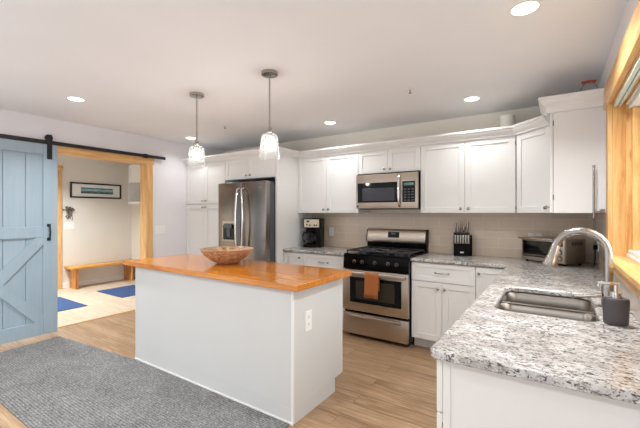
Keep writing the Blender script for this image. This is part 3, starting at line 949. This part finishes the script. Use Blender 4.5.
# towel over the oven handle
def towel():
    w = MB(); n = 14; x0, x1 = -1.683, -1.527
    yf = RY - 0.0645; yb = RY - 0.0335
    path = [(yb + 0.001, 0.555), (yb, 0.62), (yb, 0.70), (yb - 0.001, 0.732), (RY - 0.042, 0.7415), (RY - 0.049, 0.7435), (RY - 0.056, 0.7415), (yf + 0.0005, 0.732), (yf, 0.70), (yf - 0.002, 0.62), (yf - 0.004, 0.54), (yf - 0.006, 0.478)]
    rows = []
    for k, (y, z) in enumerate(path):
        row = []
        for i in range(n + 1):
            f = i / n
            dy = -0.0022 * (1 + math.sin(f * 9 + 0.6)) * (k - 8) / 3 if k > 8 else 0
            row.append(w.v((x0 + (x1 - x0) * f + (0.004 * (k - 8) / 3 * (f - 0.5) if k > 8 else 0), y + dy, z)))
        rows.append(row)
    for a, b in zip(rows, rows[1:]):
        for i in range(n): w.face([a[i], a[i + 1], b[i + 1], b[i]])
    o = w.obj('dish_towel', M['terracotta'], None, 'all')
    md = o.modifiers.new('thickness', 'SOLIDIFY'); md.thickness = 0.003; md.offset = 0
    return tag(recenter(o, (-1.605, RY - 0.05, 0.478)), 'terracotta dish towel draped over the oven door handle', 'towel')
towel()

# ------------------------------------------------------------------ microwave
t = thing('microwave', (-1.608, 3.94, 1.42), 'stainless steel over-the-range microwave with black keypad', 'microwave')
MX0, MX1, MY = X0 + 0.008, X1 - 0.006, 3.752
MB().box(MX0, MX1, MY + 0.03, WB - 0.01, 1.422, 1.832, 0.002, 1).obj('body', M['black'], t)
w = MB(); w.box(MX0, MX1, MY, MY + 0.0295, 1.424, 1.82, 0.005, 2)
fr = w.obj('front_frame', M['steel'], t, 35)
w = MB(); w.box(MX0 + 0.022, -1.455, MY - 0.004, MY - 0.0003, 1.492, 1.722, 0.002, 1); dw = w.obj('door_glass', M['black_glass'], fr)
w = MB(); w.box(MX0 + 0.085, -1.495, MY - 0.0052, MY - 0.0037, 1.512, 1.66); w.obj('door_window', M['mw_glass'], dw)
w = MB(); w.box(-1.408, MX1 - 0.03, MY - 0.004, MY - 0.0003, 1.492, 1.722, 0.002, 1); kp = w.obj('keypad', M['black_glass'], fr)
w = MB()
for r_ in range(5):
    for c_ in range(3): w.box(-1.385 + c_ * 0.042, -1.362 + c_ * 0.042, MY - 0.005, MY - 0.0038, 1.508 + r_ * 0.03, 1.52 + r_ * 0.03)
w.obj('keypad_buttons', mat('key_grey', (86, 86, 88), 0.4), kp)
w = MB(); w.box(-1.39, -1.28, MY - 0.005, MY - 0.0038, 1.675, 1.705); w.obj('clock_display', M['green_display'], kp)
w = MB()
pts = [(-1.437, MY + 0.001, 1.45)] + [(-1.437, MY - 0.022 - 0.022 * math.sin(PI * k / 10), 1.462 + 0.328 * k / 10) for k in range(11)] + [(-1.437, MY + 0.001, 1.802)]
w.tube(pts, 0.0145, 10); w.obj('door_handle', M['chrome'], fr, 60)
MB().lathe((MX0 + 0.022, MY - 0.0002, 1.45), [(0, 0.002), (0.011, 0.002), (0.012, 0)], 16, axis=(0, -1, 0)).obj('badge', M['black_plastic'], fr)
w = MB(); w.box(MX0 + 0.02, MX1 - 0.02, MY + 0.05, WB - 0.1, 1.414, 1.422); w.obj('vent_grille', M['fridge_side'], t)

# ------------------------------------------------------------------ things on the back counter
Z0 = CT + 0.0005
# coffee maker
loc = (-2.738, 3.96, Z0); t = thing('coffee_maker', loc, 'black drip coffee maker with cream control panel and glass carafe', 'coffee maker', rot=0.36)
F = WM[t.name] @ Matrix.Diagonal((1.12, 1.08, 1.06, 1))
w = MB(F); w.box(-0.105, 0.105, -0.12, 0.12, 0, 0.035, 0.006); w.box(-0.105, 0.105, 0.02, 0.12, 0.03, 0.365, 0.01); w.box(-0.105, 0.105, -0.12, 0.12, 0.245, 0.365, 0.01)
w.box(0.045, 0.105, -0.115, 0.12, 0.03, 0.3, 0.006)
w.obj('body', M['black_plastic'], t, 35)
w = MB(F); w.box(-0.092, 0.092, -0.127, -0.1205, 0.252, 0.352, 0.003); cpn = w.obj('control_panel', M['cream'], t)
for x, z in ((-0.055, 0.285), (-0.02, 0.28), (0.035, 0.28), (0.06, 0.28)):
    MB(F).cyl((x, -0.127, z), (x, -0.133, z), 0.009, n=12).obj('button', M['black_plastic'], cpn)
MB(F).box(-0.06, -0.025, -0.129, -0.1265, 0.318, 0.338).obj('clock_display', M['black_glass'], cpn)
w = MB(F); w.lathe((-0.03, -0.05, 0.036), [(0, 0), (0.05, 0), (0.064, 0.02), (0.066, 0.07), (0.052, 0.13), (0.046, 0.15)], 24)
cf = w.obj('carafe', M['glass'], t, 50)
MB(F).lathe((-0.03, -0.05, 0.038), [(0, 0), (0.048, 0), (0.061, 0.02), (0.0615, 0.04), (0, 0.04)], 24).obj('coffee', mat('coffee', (40, 24, 14), 0.1), cf, 50)
w = MB(F); w.lathe((-0.03, -0.05, 0.186), [(0.047, -0.006), (0.05, 0.0), (0.045, 0.02), (0, 0.022)], 24); w.obj('lid', M['black_plastic'], cf, 40)
w = MB(F); w.tube([(-0.075, -0.07, 0.18), (-0.105, -0.09, 0.18), (-0.113, -0.1, 0.15), (-0.11, -0.098, 0.09), (-0.09, -0.08, 0.07)], 0.009, 8); w.obj('handle', M['black_plastic'], cf, 60)

# wall outlets and switches
def outlet(name, F, x, z, label, sw=0, w_=0.07, h_=0.115, cat='outlet'):
    base = F @ Vector((x, 0, z))
    t = thing(name, base, label, cat)
    outlet_part(t, F, x, z, w_, h_, sw, 'plate')
    return t
FB = LM((0, WB - 0.008, 0), (1, 0, 0)); FL = LM((XL, 0, 0), (0, 1, 0)); FRt = LM((XR - 0.008, 0, 0), (0, -1, 0)); FE = LM((-7.45, 0, 0), (0, 1, 0))
outlet('power_outlet', FB, -2.563, 1.118, 'white power outlet on the tiles right of the coffee maker')
outlet('power_outlet', FB, -0.17, 1.135, 'white outlet plate on the tiles behind the toaster oven', w_=0.115, h_=0.07)
po = outlet('power_outlet', FRt, -3.62, 1.12, 'white power outlet on the side-wall tiles near the window')
outlet('light_switch', FL, 2.95, 1.134, 'white triple switch plate on the wall right of the wood-cased opening', 3, 0.16, 0.118, 'switch')
outlet('light_switch', FE, 2.85, 1.137, 'white switch plate in the entry, below the dark wall ornament', 2, 0.165, 0.125, 'switch')
w = MB(); w.box(XR - 0.045, XR - 0.0155, 3.6, 3.64, 1.075, 1.115, 0.005); w.tube([(XR - 0.03, 3.62, 1.08), (XR - 0.03, 3.64, 1.0), (XR - 0.03, 3.7, 0.94), (XR - 0.035, 3.8, Z0 + 0.006), (XR - 0.05, 3.95, Z0 + 0.006)], 0.004, 6)
tag(recenter(w.obj('power_plug', M['black_plastic'], None, 40), (XR - 0.03, 3.62, 1.075)), 'black plug and cord in the side-wall outlet behind the toaster oven', 'plug')

# knife block with its knives
loc = (-0.845, 4.035, Z0); t = thing('knife_block', loc, 'black slanted knife block with a small pale badge, on the counter right of the stove', 'knife block', rot=0.25)
F = WM[t.name] @ Matrix.Diagonal((1.12, 1.1, 1.1, 1))
w = MB(F); w.prism([(-0.055, 0), (0.075, 0), (0.06, 0.215), (0.02, 0.225), (-0.012, 0.115), (-0.055, 0.115)], 'x', -0.072, 0.072)
w.obj('block', M['black_plastic'], t)
w = MB(F); w.box(0.073, 0.092, -0.03, 0.075, 0, 0.2, 0.003); w.obj('side_board', M['black_plastic'], t)
MB(F).box(-0.016, 0.016, -0.0568, -0.0552, 0.028, 0.04).obj('badge', M['white'], t)
for i in range(6):
    x = -0.058 + i * 0.0232
    kt = MB(F); kt.box(x - 0.0085, x + 0.0085, -0.048, -0.03, 0.1155, 0.2, 0.004, 2)
    b = F @ Vector((x, -0.04, 0.1155))
    o = kt.obj('steak_knife', M['nickel'], None, 40)
    tag(recenter(o, b), 'silver-handled steak knife in the front row of the knife block', 'knife', 'steak knives in the block')
names = [(-0.05, 0.09, 'bright long knife handle at the left rear of the knife block'), (-0.018, 0.105, 'long silver knife handle beside the left rear one in the block'), (0.02, 0.05, 'short knife handle in the middle rear of the knife block'), (0.052, 0.095, 'silver knife handle at the right rear of the knife block')]
for x, hgt, lb in names:
    d = Vector((x * 0.15, -0.12, 1)).normalized()
    p = Vector((x, 0.036, 0.2265))
    kt = MB(F)
    kt.tube([p, p + d * hgt * 0.3, p + d * hgt * 0.8, p + d * hgt], 0.01, 10, radii=[0.008, 0.0105, 0.012, 0.008])
    o = kt.obj('kitchen_knife', M['nickel'], None, 50)
    tag(recenter(o, F @ p), lb, 'knife')

# toaster oven, turned in the corner
ang = math.atan2(-0.232, 0.315)
loc = (-0.025, 3.905, Z0); t = thing('toaster_oven', loc, 'silver toaster oven with black glass door, turned in the counter corner', 'toaster oven', rot=ang)
F = WM[t.name]; TW, TD = 0.212, 0.13
w = MB(F); w.box(-TW, TW, -TD + 0.012, TD, 0.014, 0.228, 0.006); w.obj('body', M['steel'], t, 35)
for x in (-TW + 0.03, TW - 0.03):
    for y in (-TD + 0.04, TD - 0.03): MB(F).cyl((x, y, 0), (x, y, 0.016), 0.012, n=10).obj('foot', M['black_plastic'], t)
w = MB(F); w.box(-TW + 0.004, TW - 0.092, -TD, -TD + 0.0115, 0.02, 0.222, 0.003); td = w.obj('door', M['steel'], t, 35)
MB(F).box(-TW + 0.018, TW - 0.105, -TD - 0.002, -TD - 0.0003, 0.05, 0.2).obj('door_glass', M['black_glass'], td)
w = MB(F)
for k in range(9): w.box(-TW + 0.03 + k * 0.027, -TW + 0.034 + k * 0.027, -TD - 0.003, -TD - 0.0021, 0.056, 0.066)
w.box(-TW + 0.022, TW - 0.11, -TD - 0.003, -TD - 0.0021, 0.066, 0.07); w.obj('rack', M['nickel'], td)
w = MB(F); w.box(-TW - 0.012, TW - 0.088, -TD - 0.034, -TD - 0.012, 0.212, 0.229, 0.005); w.box(-TW + 0.02, -TW + 0.035, -TD - 0.015, -TD + 0.001, 0.21, 0.222); w.box(TW - 0.125, TW - 0.11, -TD - 0.015, -TD + 0.001, 0.21, 0.222)
w.obj('door_handle', M['steel'], td, 35)
w = MB(F); w.box(TW - 0.086, TW - 0.004, -TD, -TD + 0.0115, 0.02, 0.222, 0.003); tp = w.obj('control_panel', M['steel'], t, 35)
MB(F).box(TW - 0.075, TW - 0.018, -TD - 0.002, -TD - 0.0003, 0.165, 0.205).obj('display', M['mw_glass'], tp)
for z in (0.115, 0.06):
    w = MB(F); w.lathe((TW - 0.045, -TD - 0.0003, z), [(0.022, 0), (0.021, 0.012), (0.018, 0.016), (0, 0.016)], 18, axis=(0, -1, 0)); w.obj('dial', M['nickel'], tp, 40)
w = MB(F)
for k in range(7): w.box(TW + 0.0002, TW + 0.002, -0.05 + k * 0.02, -0.038 + k * 0.02, 0.175, 0.205)
w.obj('side_vent', M['fridge_side'], t)

# ------------------------------------------------------------------ faucet and soap
t = thing('kitchen_faucet', (0.213, 2.2, Z0), 'brushed nickel gooseneck faucet with flared spray head', 'faucet')
w = MB(); w.lathe((0.213, 2.2, Z0), [(0, 0), (0.032, 0), (0.033, 0.008), (0.027, 0.014), (0.026, 0.1), (0.022, 0.112), (0.016, 0.118)], 24); bs = w.obj('base', M['faucet'], t, 40)
w = MB()
cx_, cz_, R_ = 0.105, 1.174, 0.108
pts = [(0.213, 2.2, Z0 + 0.11), (0.213, 2.2, 1.06), (0.213, 2.2, 1.12)] + [(cx_ + R_ * math.cos(a), 2.2, cz_ + R_ * math.sin(a)) for a in [math.radians(x) for x in range(0, 166, 15)]]
w.tube(pts, 0.0185, 16); w.obj('neck', M['faucet'], t, 60)
a = math.radians(165); p = Vector((cx_ + R_ * math.cos(a), 2.2, cz_ + R_ * math.sin(a))); d = Vector((-math.sin(a), 0, math.cos(a))); d = Vector((-0.25, 0, -0.97)).normalized()
w = MB(); w.lathe(p - d * 0.004, [(0.0, 0), (0.0185, 0), (0.02, 0.008), (0.022, 0.05), (0.028, 0.08), (0.034, 0.105), (0.034, 0.11), (0.0, 0.11)], 20, axis=d); w.obj('spray_head', M['faucet'], t, 40)
w = MB(); w.tube([(0.183, 2.19, 0.972), (0.15, 2.175, 0.966), (0.11, 2.155, 0.963), (0.075, 2.14, 0.962)], 0.009, 10, radii=[0.011, 0.0085, 0.007, 0.0075]); w.obj('lever', M['faucet'], bs, 60)

SC = (0.207, 1.885, Z0)
t = thing('soap_dispenser', SC, 'oval charcoal soap dispenser with chrome pump beside the sink', 'soap dispenser')
w = MB(); w.lathe(SC, [(0, 0), (0.037, 0), (0.041, 0.006), (0.0425, 0.03), (0.044, 0.085), (0.044, 0.1), (0.041, 0.107), (0.034, 0.11), (0, 0.11)], 36, 1.0, 0.72); w.obj('bottle', M['soap'], t, 40)
w = MB(); w.lathe((SC[0], SC[1], SC[2] + 0.11), [(0.0, 0), (0.019, 0), (0.019, 0.022), (0.007, 0.024), (0.007, 0.057), (0.0, 0.057)], 20)
w.box(SC[0] - 0.06, SC[0] + 0.012, SC[1] - 0.008, SC[1] + 0.008, SC[2] + 0.16, SC[2] + 0.172, 0.003)
w.cyl((SC[0] - 0.056, SC[1], SC[2] + 0.162), (SC[0] - 0.056, SC[1], SC[2] + 0.15), 0.005)
w.obj('pump', M['chrome'], t, 40)

# paper towel bar on the end panel
t = thing('paper_towel_holder', (0.245, 3.16, UZ0 - 0.005), 'empty chrome paper towel bar on the end panel beside the window', 'towel holder')
w = MB(); w.cyl((0.226, 3.15, 1.345), (0.226, 3.15, 1.70), 0.0075); w.lathe((0.226, 3.15, 1.7), [(0.0075, 0), (0.011, 0.002), (0.011, 0.008), (0, 0.01)], 12); w.lathe((0.226, 3.15, 1.335), [(0, 0), (0.01, 0.002), (0.01, 0.01), (0.0075, 0.012)], 12); w.obj('bar', M['nickel'], t, 40)
w = MB(); w.box(0.22, 0.286, 3.145, 3.157, 1.374, 1.388, 0.003); w.box(0.262, 0.288, 3.15, 3.199, 1.374, 1.4, 0.003); w.obj('bracket', M['nickel'], t)

# ------------------------------------------------------------------ on top of the cabinets
TZ = UZ1 + 0.0005
t = thing('pitcher', (-0.4, 3.97, TZ), 'cream ceramic pitcher on top of the cabinet right of the microwave', 'pitcher')
w = MB(); w.lathe((-0.4, 3.97, TZ), [(0, 0), (0.06, 0), (0.076, 0.02), (0.082, 0.09), (0.076, 0.15), (0.066, 0.19), (0.07, 0.218), (0.064, 0.218), (0.06, 0.19), (0.07, 0.15), (0.07, 0.02), (0, 0.012)], 26); w.obj('body', M['ceramic'], t, 45)
w = MB(); w.tube([(-0.455, 3.945, 2.295), (-0.492, 3.93, 2.29), (-0.505, 3.925, 2.25), (-0.495, 3.93, 2.2), (-0.47, 3.94, 2.17)], 0.009, 8); w.obj('handle', M['ceramic'], t, 60)
w = MB(); w.lathe((-0.24, 4.0, TZ), [(0, 0), (0.045, 0), (0.058, 0.05), (0.065, 0.1), (0.06, 0.1), (0.052, 0.05), (0.04, 0.01), (0, 0.01)], 26)
tag(recenter(w.obj('dish', M['brown_dish'], None, 45), (-0.24, 4.0, TZ)), 'small tan bowl on the cabinet top between pitcher and corner', 'bowl')
t = thing('canister', (-0.125, 3.95, TZ), 'small yellow canister with pale lid on the corner cabinet top', 'canister')
MB().lathe((-0.125, 3.95, TZ), [(0, 0), (0.035, 0), (0.038, 0.01), (0.038, 0.15), (0, 0.15)], 22).obj('pot', M['yellow'], t, 40)
MB().lathe((-0.125, 3.95, TZ + 0.15), [(0.04, 0), (0.04, 0.01), (0.02, 0.025), (0.01, 0.035), (0, 0.036)], 22).obj('lid', M['ceramic'], t, 40)
BZ = 2.1805; bx, by = 0.215, 3.42
t = thing('wire_basket', (bx, by, BZ), 'wire basket with a red wooden bail handle on top of the tall end cabinet', 'basket')
w = MB()
for z, r in ((0.004, 0.05), (0.045, 0.056), (0.085, 0.06)):
    w.tube([(bx + r * math.cos(a), by + r * math.sin(a), BZ + z) for a in [2 * PI * k / 24 for k in range(25)]], 0.003, 6, False)
for k in range(16):
    a = 2 * PI * k / 16
    w.tube([(bx + r * math.cos(a), by + r * math.sin(a), BZ + z) for z, r in ((0.004, 0.05), (0.045, 0.056), (0.085, 0.06))], 0.0022, 6)
w.obj('basket', M['wire'], t, 60)
w = MB(); w.tube([(bx + 0.066 * math.cos(a), by, BZ + 0.075 + 0.128 * math.sin(a)) for a in [PI * k / 16 for k in range(17)]], 0.0042, 6); hd = w.obj('bail', M['wire'], t, 60)
w = MB(); w.tube([(bx + x, by, BZ + 0.2 + 0.006 * (1 - (x / 0.045) ** 2)) for x in (-0.045, -0.04, -0.02, 0, 0.02, 0.04, 0.045)], 0.012, 10, radii=[0.008, 0.013, 0.0105, 0.012, 0.0105, 0.013, 0.008]); w.obj('grip', M['red_wood'], hd, 60)

# ------------------------------------------------------------------ barn door
t = thing('barn_door', (-4.68, 1.135, 0.045), 'blue-grey wooden sliding barn door with cross bracing', 'sliding door')
DX0, DX1 = -4.698, -4.655
DY0, DY1, DZ0, DZ1 = 0.6, 1.669, 0.045, 2.126
w = MB()
n = 5; py0, py1 = DY0 + 0.1, DY1 - 0.1
edges = [DY0 + 0.01] + [1.198 - 0.187 * k for k in (2, 1, 0)] + [1.385] + [DY1 - 0.01]
for a, b in zip(edges, edges[1:]): w.box(DX0, DX0 + 0.022, a + 0.003, b - 0.003, DZ0 + 0.01, DZ1 - 0.01, 0.003, 1)
w.box(DX0 + 0.002, DX0 + 0.012, DY0 + 0.02, DY1 - 0.02, DZ0 + 0.02, DZ1 - 0.02)
w.obj('planks', M['barn'], t)
w = MB(); FX = DX0 + 0.023
w.box(FX, DX1, DY1 - 0.134, DY1, DZ0, DZ1, 0.002, 1); w.box(FX, DX1, DY0, DY0 + 0.134, DZ0, DZ1, 0.002, 1)
w.obj('stile', M['barn'], t)
yi0, yi1 = DY0 + 0.1345, DY1 - 0.1345
w = MB()
w.box(FX, DX1, yi0, yi1, 2.012, DZ1, 0.002, 1); w.box(FX, DX1, yi0, yi1, 1.105, 1.225, 0.002, 1); w.box(FX, DX1, yi0, yi1, DZ0, 0.188, 0.002, 1)
w.obj('rail', M['barn'], t)
def diag(ya, za, yb, zb, hw, xa, xb):
    d = Vector((yb - ya, zb - za)); L = d.length; d /= L; nn = Vector((-d.y, d.x))
    def cut(off):  # clip the offset line to the panel rectangle
        p = Vector((ya, za)) + nn * off
        t0, t1 = -9, 9
        for c0, c1, pc, dc in ((yi0, yi1, p.x, d.x), (0.1885, 1.1045, p.y, d.y)):
            a_, b_ = (c0 - pc) / dc, (c1 - pc) / dc
            t0 = max(t0, min(a_, b_)); t1 = min(t1, max(a_, b_))
        return p + d * t0, p + d * t1
    a0, a1 = cut(hw); b0, b1 = cut(-hw)
    pl = [a0, a1]
    c1 = Vector((yb, zb)); c0 = Vector((ya, za))
    w_ = MB(); w_.prism([(q.x, q.y) for q in (a0, a1, c1, b1, b0, c0)], 'x', xa, xb)
    return w_
diag(yi0, 0.1885, yi1, 1.1045, 0.052, FX, DX1 - 0.0005).obj('brace', M['barn'], t)
diag(yi1, 0.1885, yi0, 1.1045, 0.052, FX, DX1 - 0.0015).obj('brace', M['barn'], t)
w = MB(); hx = DX1
w.box(hx, hx + 0.006, 1.567, 1.603, 1.068, 1.10, 0.002, 1); w.box(hx, hx + 0.006, 1.567, 1.603, 1.222, 1.252, 0.002, 1)
w.tube([(hx + 0.003, 1.585, 1.085), (hx + 0.035, 1.585, 1.105), (hx + 0.045, 1.585, 1.16), (hx + 0.035, 1.585, 1.215), (hx + 0.003, 1.585, 1.237)], 0.008, 8)
w.obj('handle', M['black_iron'], t, 50)
for y in (1.592, 0.68):
    w = MB(); w.box(DX1, DX1 + 0.007, y - 0.024, y + 0.024, 1.965, 2.238, 0.002, 1)
    hg = w.obj('hanger_strap', M['black_iron'], t)
    w = MB()
    for z in (2.0, 2.06): w.lathe((DX1 + 0.007, y, z), [(0.012, 0), (0.011, 0.005), (0, 0.006)], 6, axis=(1, 0, 0))
    w.obj('bolt', M['black_iron'], hg)
    w = MB(); w.lathe((DX1 - 0.0325, y, 2.2055), [(0, 0), (0.036, 0), (0.036, 0.006), (0.029, 0.008), (0.029, 0.017), (0.036, 0.019), (0.036, 0.024), (0, 0.026)], 28, axis=(1, 0, 0))
    w.obj('wheel', M['black_iron'], hg, 40)
t = thing('barn_door_rail', (-4.68, 1.8, 2.14), 'long black flat iron rail above the sliding door and opening', 'rail')
w = MB(); w.box(-4.679, -4.671, 0.5, 3.0, 2.134, 2.176, 0.001, 1); w.obj('bar', M['rail'], t)
for y in (0.75, 1.35, 2.1, 2.78):
    w = MB(); w.cyl((-4.7075, y, 2.15), (-4.678, y, 2.15), 0.011); w.lathe((-4.671, y, 2.15), [(0.013, 0), (0.012, 0.006), (0, 0.007)], 6, axis=(1, 0, 0)); w.obj('standoff', M['black_iron'], t)
for y in (0.55, 2.7):
    w = MB(); w.box(-4.689, -4.661, y - 0.02, y + 0.03, 2.126, 2.182, 0.003); w.obj('end_stop', M['black_iron'], t)

# ------------------------------------------------------------------ the entry room
t = thing('wooden_bench', (-7.28, 3.35, 0), 'long honey-coloured pine bench against the entry wall', 'bench')
MB().box(-7.432, -7.1, 2.76, 3.975, 0.365, 0.402, 0.003).obj('seat', M['bench'], t)
for y in (2.84, 3.83):
    MB().box(-7.42, -7.14, y, y + 0.04, 0.0005, 0.3645, 0.003).obj('leg', M['bench_z'], t)
    w = MB(); w.prism([(y + 0.0405, 0.3645), (y + 0.12, 0.3645), (y + 0.0405, 0.285)], 'x', -7.3, -7.26); w.obj('bracket', M['bench_z'], t)
def flat(name, x0, x1, y0, y1, label, z=0.0005):
    w = MB(); w.box(x0, x1, y0, y1, z, z + 0.008, 0.003, 1)
    tag(recenter(w.obj(name, M['blue_mat']), ((x0 + x1) / 2, (y0 + y1) / 2, z)), label, 'mat')
flat('floor_mat', -6.72, -5.74, 1.82, 2.44, 'dark blue floor mat nearest the sliding door in the entry')
flat('floor_mat', -6.68, -5.82, 2.972, 3.62, 'dark blue floor mat in front of the bench, right of the other mat')
# picture
t = thing('framed_picture', (-7.449, 3.32, 1.8), 'wide black-framed seascape picture on the entry wall', 'picture')
PY0, PY1, PZ0, PZ1 = 2.86, 3.78, 1.657, 1.948
w = MB()
for b in ((PY0, PY1, PZ1 - 0.028, PZ1), (PY0, PY1, PZ0, PZ0 + 0.028), (PY0, PY0 + 0.03, PZ0 + 0.028, PZ1 - 0.028), (PY1 - 0.03, PY1, PZ0 + 0.028, PZ1 - 0.028)):
    w.box(-7.449, -7.425, b[0], b[1], b[2], b[3], 0.002, 1)
w.obj('frame', M['frame_black'], t)
MB().box(-7.448, -7.44, PY0 + 0.029, PY1 - 0.029, PZ0 + 0.027, PZ1 - 0.027).obj('mount', M['paper'], t)
MB().box(-7.4398, -7.438, 3.04, 3.62, 1.745, 1.858).obj('print', M['sea'], t)
# ornament of dried stems
t = thing('wall_ornament', (-7.449, 2.84, 1.44), 'small dark ornament of dried flowers with hanging strands on the entry wall', 'ornament')
w = MB()
for k in range(26):
    a = random.uniform(0, 2 * PI); rr = random.uniform(0.0, 0.085)
    p = Vector((-7.449 + random.uniform(0.012, 0.05), 2.84 + rr * math.cos(a) * 1.15, 1.445 + rr * math.sin(a) * 0.55))
    w.lathe(p, [(0, -0.014), (0.014, -0.006), (0.018, 0.002), (0.01, 0.013), (0, 0.015)], 7)
w.obj('flower_heads', M['dried'], t, 60)
w = MB()
for k in range(7):
    y = 2.80 + 0.016 * k; z1 = 1.25 + random.uniform(0, 0.07)
    w.tube([(-7.436, y, 1.42), (-7.432, y + random.uniform(-0.01, 0.01), 1.34), (-7.436, y + random.uniform(-0.015, 0.015), z1)], 0.0035, 6)
    w.lathe((-7.436, y, z1), [(0, -0.012), (0.009, 0), (0, 0.016)], 6)
w.obj('strands', M['dried'], t, 60)
# wall cabinet with open cubby
t = thing('entry_wall_cabinet', (-6.4, 3.83, 1.55), 'pale wall cabinet with open cubby shelf high in the entry corner', 'cabinet')
EX0, EX1, EYF = -6.93, -5.6, 3.66
w = MB()
w.box(EX0, EX1, EYF + 0.02, 3.998, 1.96, 2.3); w.box(EX0, EX0 + 0.02, EYF, 3.998, 1.55, 1.96); w.box(EX1 - 0.02, EX1, EYF, 3.998, 1.55, 1.96)
w.box(EX0 + 0.02, EX1 - 0.02, EYF, 3.998, 1.55, 1.595); w.box(EX0 + 0.02, EX1 - 0.02, 3.985, 3.998, 1.595, 1.96)
w.obj('body', M['cab'], t)
F = LM((EX0, EYF, 0), (1, 0, 0))
for i in range(4):
    x0 = 0 if i == 0 else 0.3 + (i - 1) * (1.33 - 0.3) / 3; x1 = 0.3 + i * (1.33 - 0.3) / 3
    shaker(t, 'door', F, x0, x1, 1.965, 2.298)

# ------------------------------------------------------------------ rug
w = MB()
w.prism([(-4.50, 0.84), (-1.43, 0.845), (-1.43, 1.789), (-3.2, 1.785), (-4.565, 1.655)], 'z', 0.0005, 0.009)
tag(recenter(w.obj('rug', M['rug']), (-3.0, 1.3, 0.0005)), 'long grey ribbed runner rug in front of the island', 'rug')

# ------------------------------------------------------------------ pendants
def pendant(x, y, label):
    t = thing('pendant_light', (x, y, H), label, 'pendant light', 'pendant lights over the island')
    MB().lathe((x, y, H - 0.0005), [(0, -0.026), (0.05, -0.026), (0.062, -0.022), (0.063, 0)], 30).obj('canopy', M['nickel'], t, 40)
    MB().cyl((x, y, 2.01), (x, y, H - 0.026), 0.0065, n=10).obj('rod', M['nickel'], t, 60)
    w = MB(); w.lathe((x, y, 1.945), [(0, 0), (0.02, 0), (0.021, 0.03), (0.03, 0.034), (0.031, 0.044), (0.018, 0.052), (0.014, 0.074), (0.006, 0.08)], 22); so = w.obj('socket', M['nickel'], t, 40)
    w = MB(); w.lathe((x, y, 1.784), [(0.079, 0), (0.075, 0.05), (0.067, 0.13), (0.063, 0.165), (0.058, 0.177), (0.045, 0.184), (0.029, 0.186)], 32)
    sh = w.obj('shade', M['shade_glass'], t, 60)
    w = MB(); w.lathe((x, y, 1.842), [(0, 0), (0.02, 0.006), (0.03, 0.022), (0.032, 0.04), (0.028, 0.075), (0.02, 0.095), (0.014, 0.104)], 22); w.obj('bulb', M['bulb'], so, 60)
    return t
p1 = pendant(-1.802, 2.015, 'clear glass pendant light with brushed rod, above the right half of the island')
p2 = copy_thing(p1, (-2.672, 2.02, H), 'clear glass pendant light above the left half of the island, near the wooden bowl')

# recessed ceiling lights
def can(x, y, label):
    t = thing('recessed_light', (x, y, H), label, 'ceiling light', 'recessed ceiling lights')
    w = MB(); w.lathe((x, y, H - 0.0005), [(0.076, 0), (0.075, -0.003), (0.068, -0.005), (0.0615, -0.003), (0.0615, 0)], 36); w.obj('trim_ring', M['white'], t, 40)
    MB().lathe((x, y, H - 0.0005), [(0, -0.0025), (0.061, -0.0025), (0.061, -0.001)], 36).obj('lens', M['lens'], t, 40)
    l = bpy.data.lights.new('downlight', 'AREA'); l.shape = 'DISK'; l.size = 0.118; l.energy = CAN_WATT; l.color = (0.95, 0.985, 1.0); l.spread = 2.3
    o = bpy.data.objects.new('downlight', l); COL.objects.link(o)
    o.parent = t; o.location = (0, 0, -0.012)
    return t
c0 = can(-0.132, 2.12, 'large bright recessed ceiling light nearest the camera, above the sink')
for x, y, lb in ((-0.649, 3.53, 'recessed ceiling light above the double cabinet right of the microwave'),
                 (-2.209, 3.53, 'recessed ceiling light above the cabinet left of the microwave'),
                 (-3.73, 1.484, 'recessed ceiling light over the rug near the sliding door'),
                 (-4.31, 3.161, 'recessed ceiling light by the pantry, behind the left pendant'),
                 (-1.9, 0.3, 'added unseen ceiling light near the camera, left of the middle'),  # this and the next three: unseen lights added to brighten the rooms
                 (-0.3, -0.6, 'added unseen ceiling light behind the camera, near the right wall'),
                 (-3.73, -0.6, 'added unseen ceiling light behind the camera, near the left wall'),
                 (-6.4, 1.9, 'added unseen ceiling light in the entry room')):
    r = copy_thing(c0, (x, y, H), lb)
    power = 62.0 if x < -5 else 2.8 if x < -4 else 4.0 if y > 3 else CAN_WATT
    for ch in r.children:
        if ch.type == 'LIGHT': ch.data = ch.data.copy(); ch.data.energy = power; ch.data.color = (0.9, 0.97, 1.0) if x < -5 else ch.data.color
# ceiling sprinklers
def sprinkler(x, y, label):
    t = thing('ceiling_sprinkler', (x, y, H), label, 'sprinkler', 'ceiling sprinklers')
    MB().lathe((x, y, H - 0.0005), [(0.03, 0), (0.028, -0.006), (0.012, -0.009), (0, -0.009)], 20).obj('escutcheon', M['white'], t, 40)
    w = MB(); w.cyl((x, y, H - 0.009), (x, y, H - 0.035), 0.006); w.cyl((x, y, H - 0.035), (x, y, H - 0.038), 0.014); w.obj('head', M['nickel'], t, 40)
    return t
s1 = sprinkler(-1.039, 2.954, 'small ceiling sprinkler head between the two lights near the stove')
copy_thing(s1, (-3.35, 2.94, H), 'small ceiling sprinkler head seen between the two pendants')
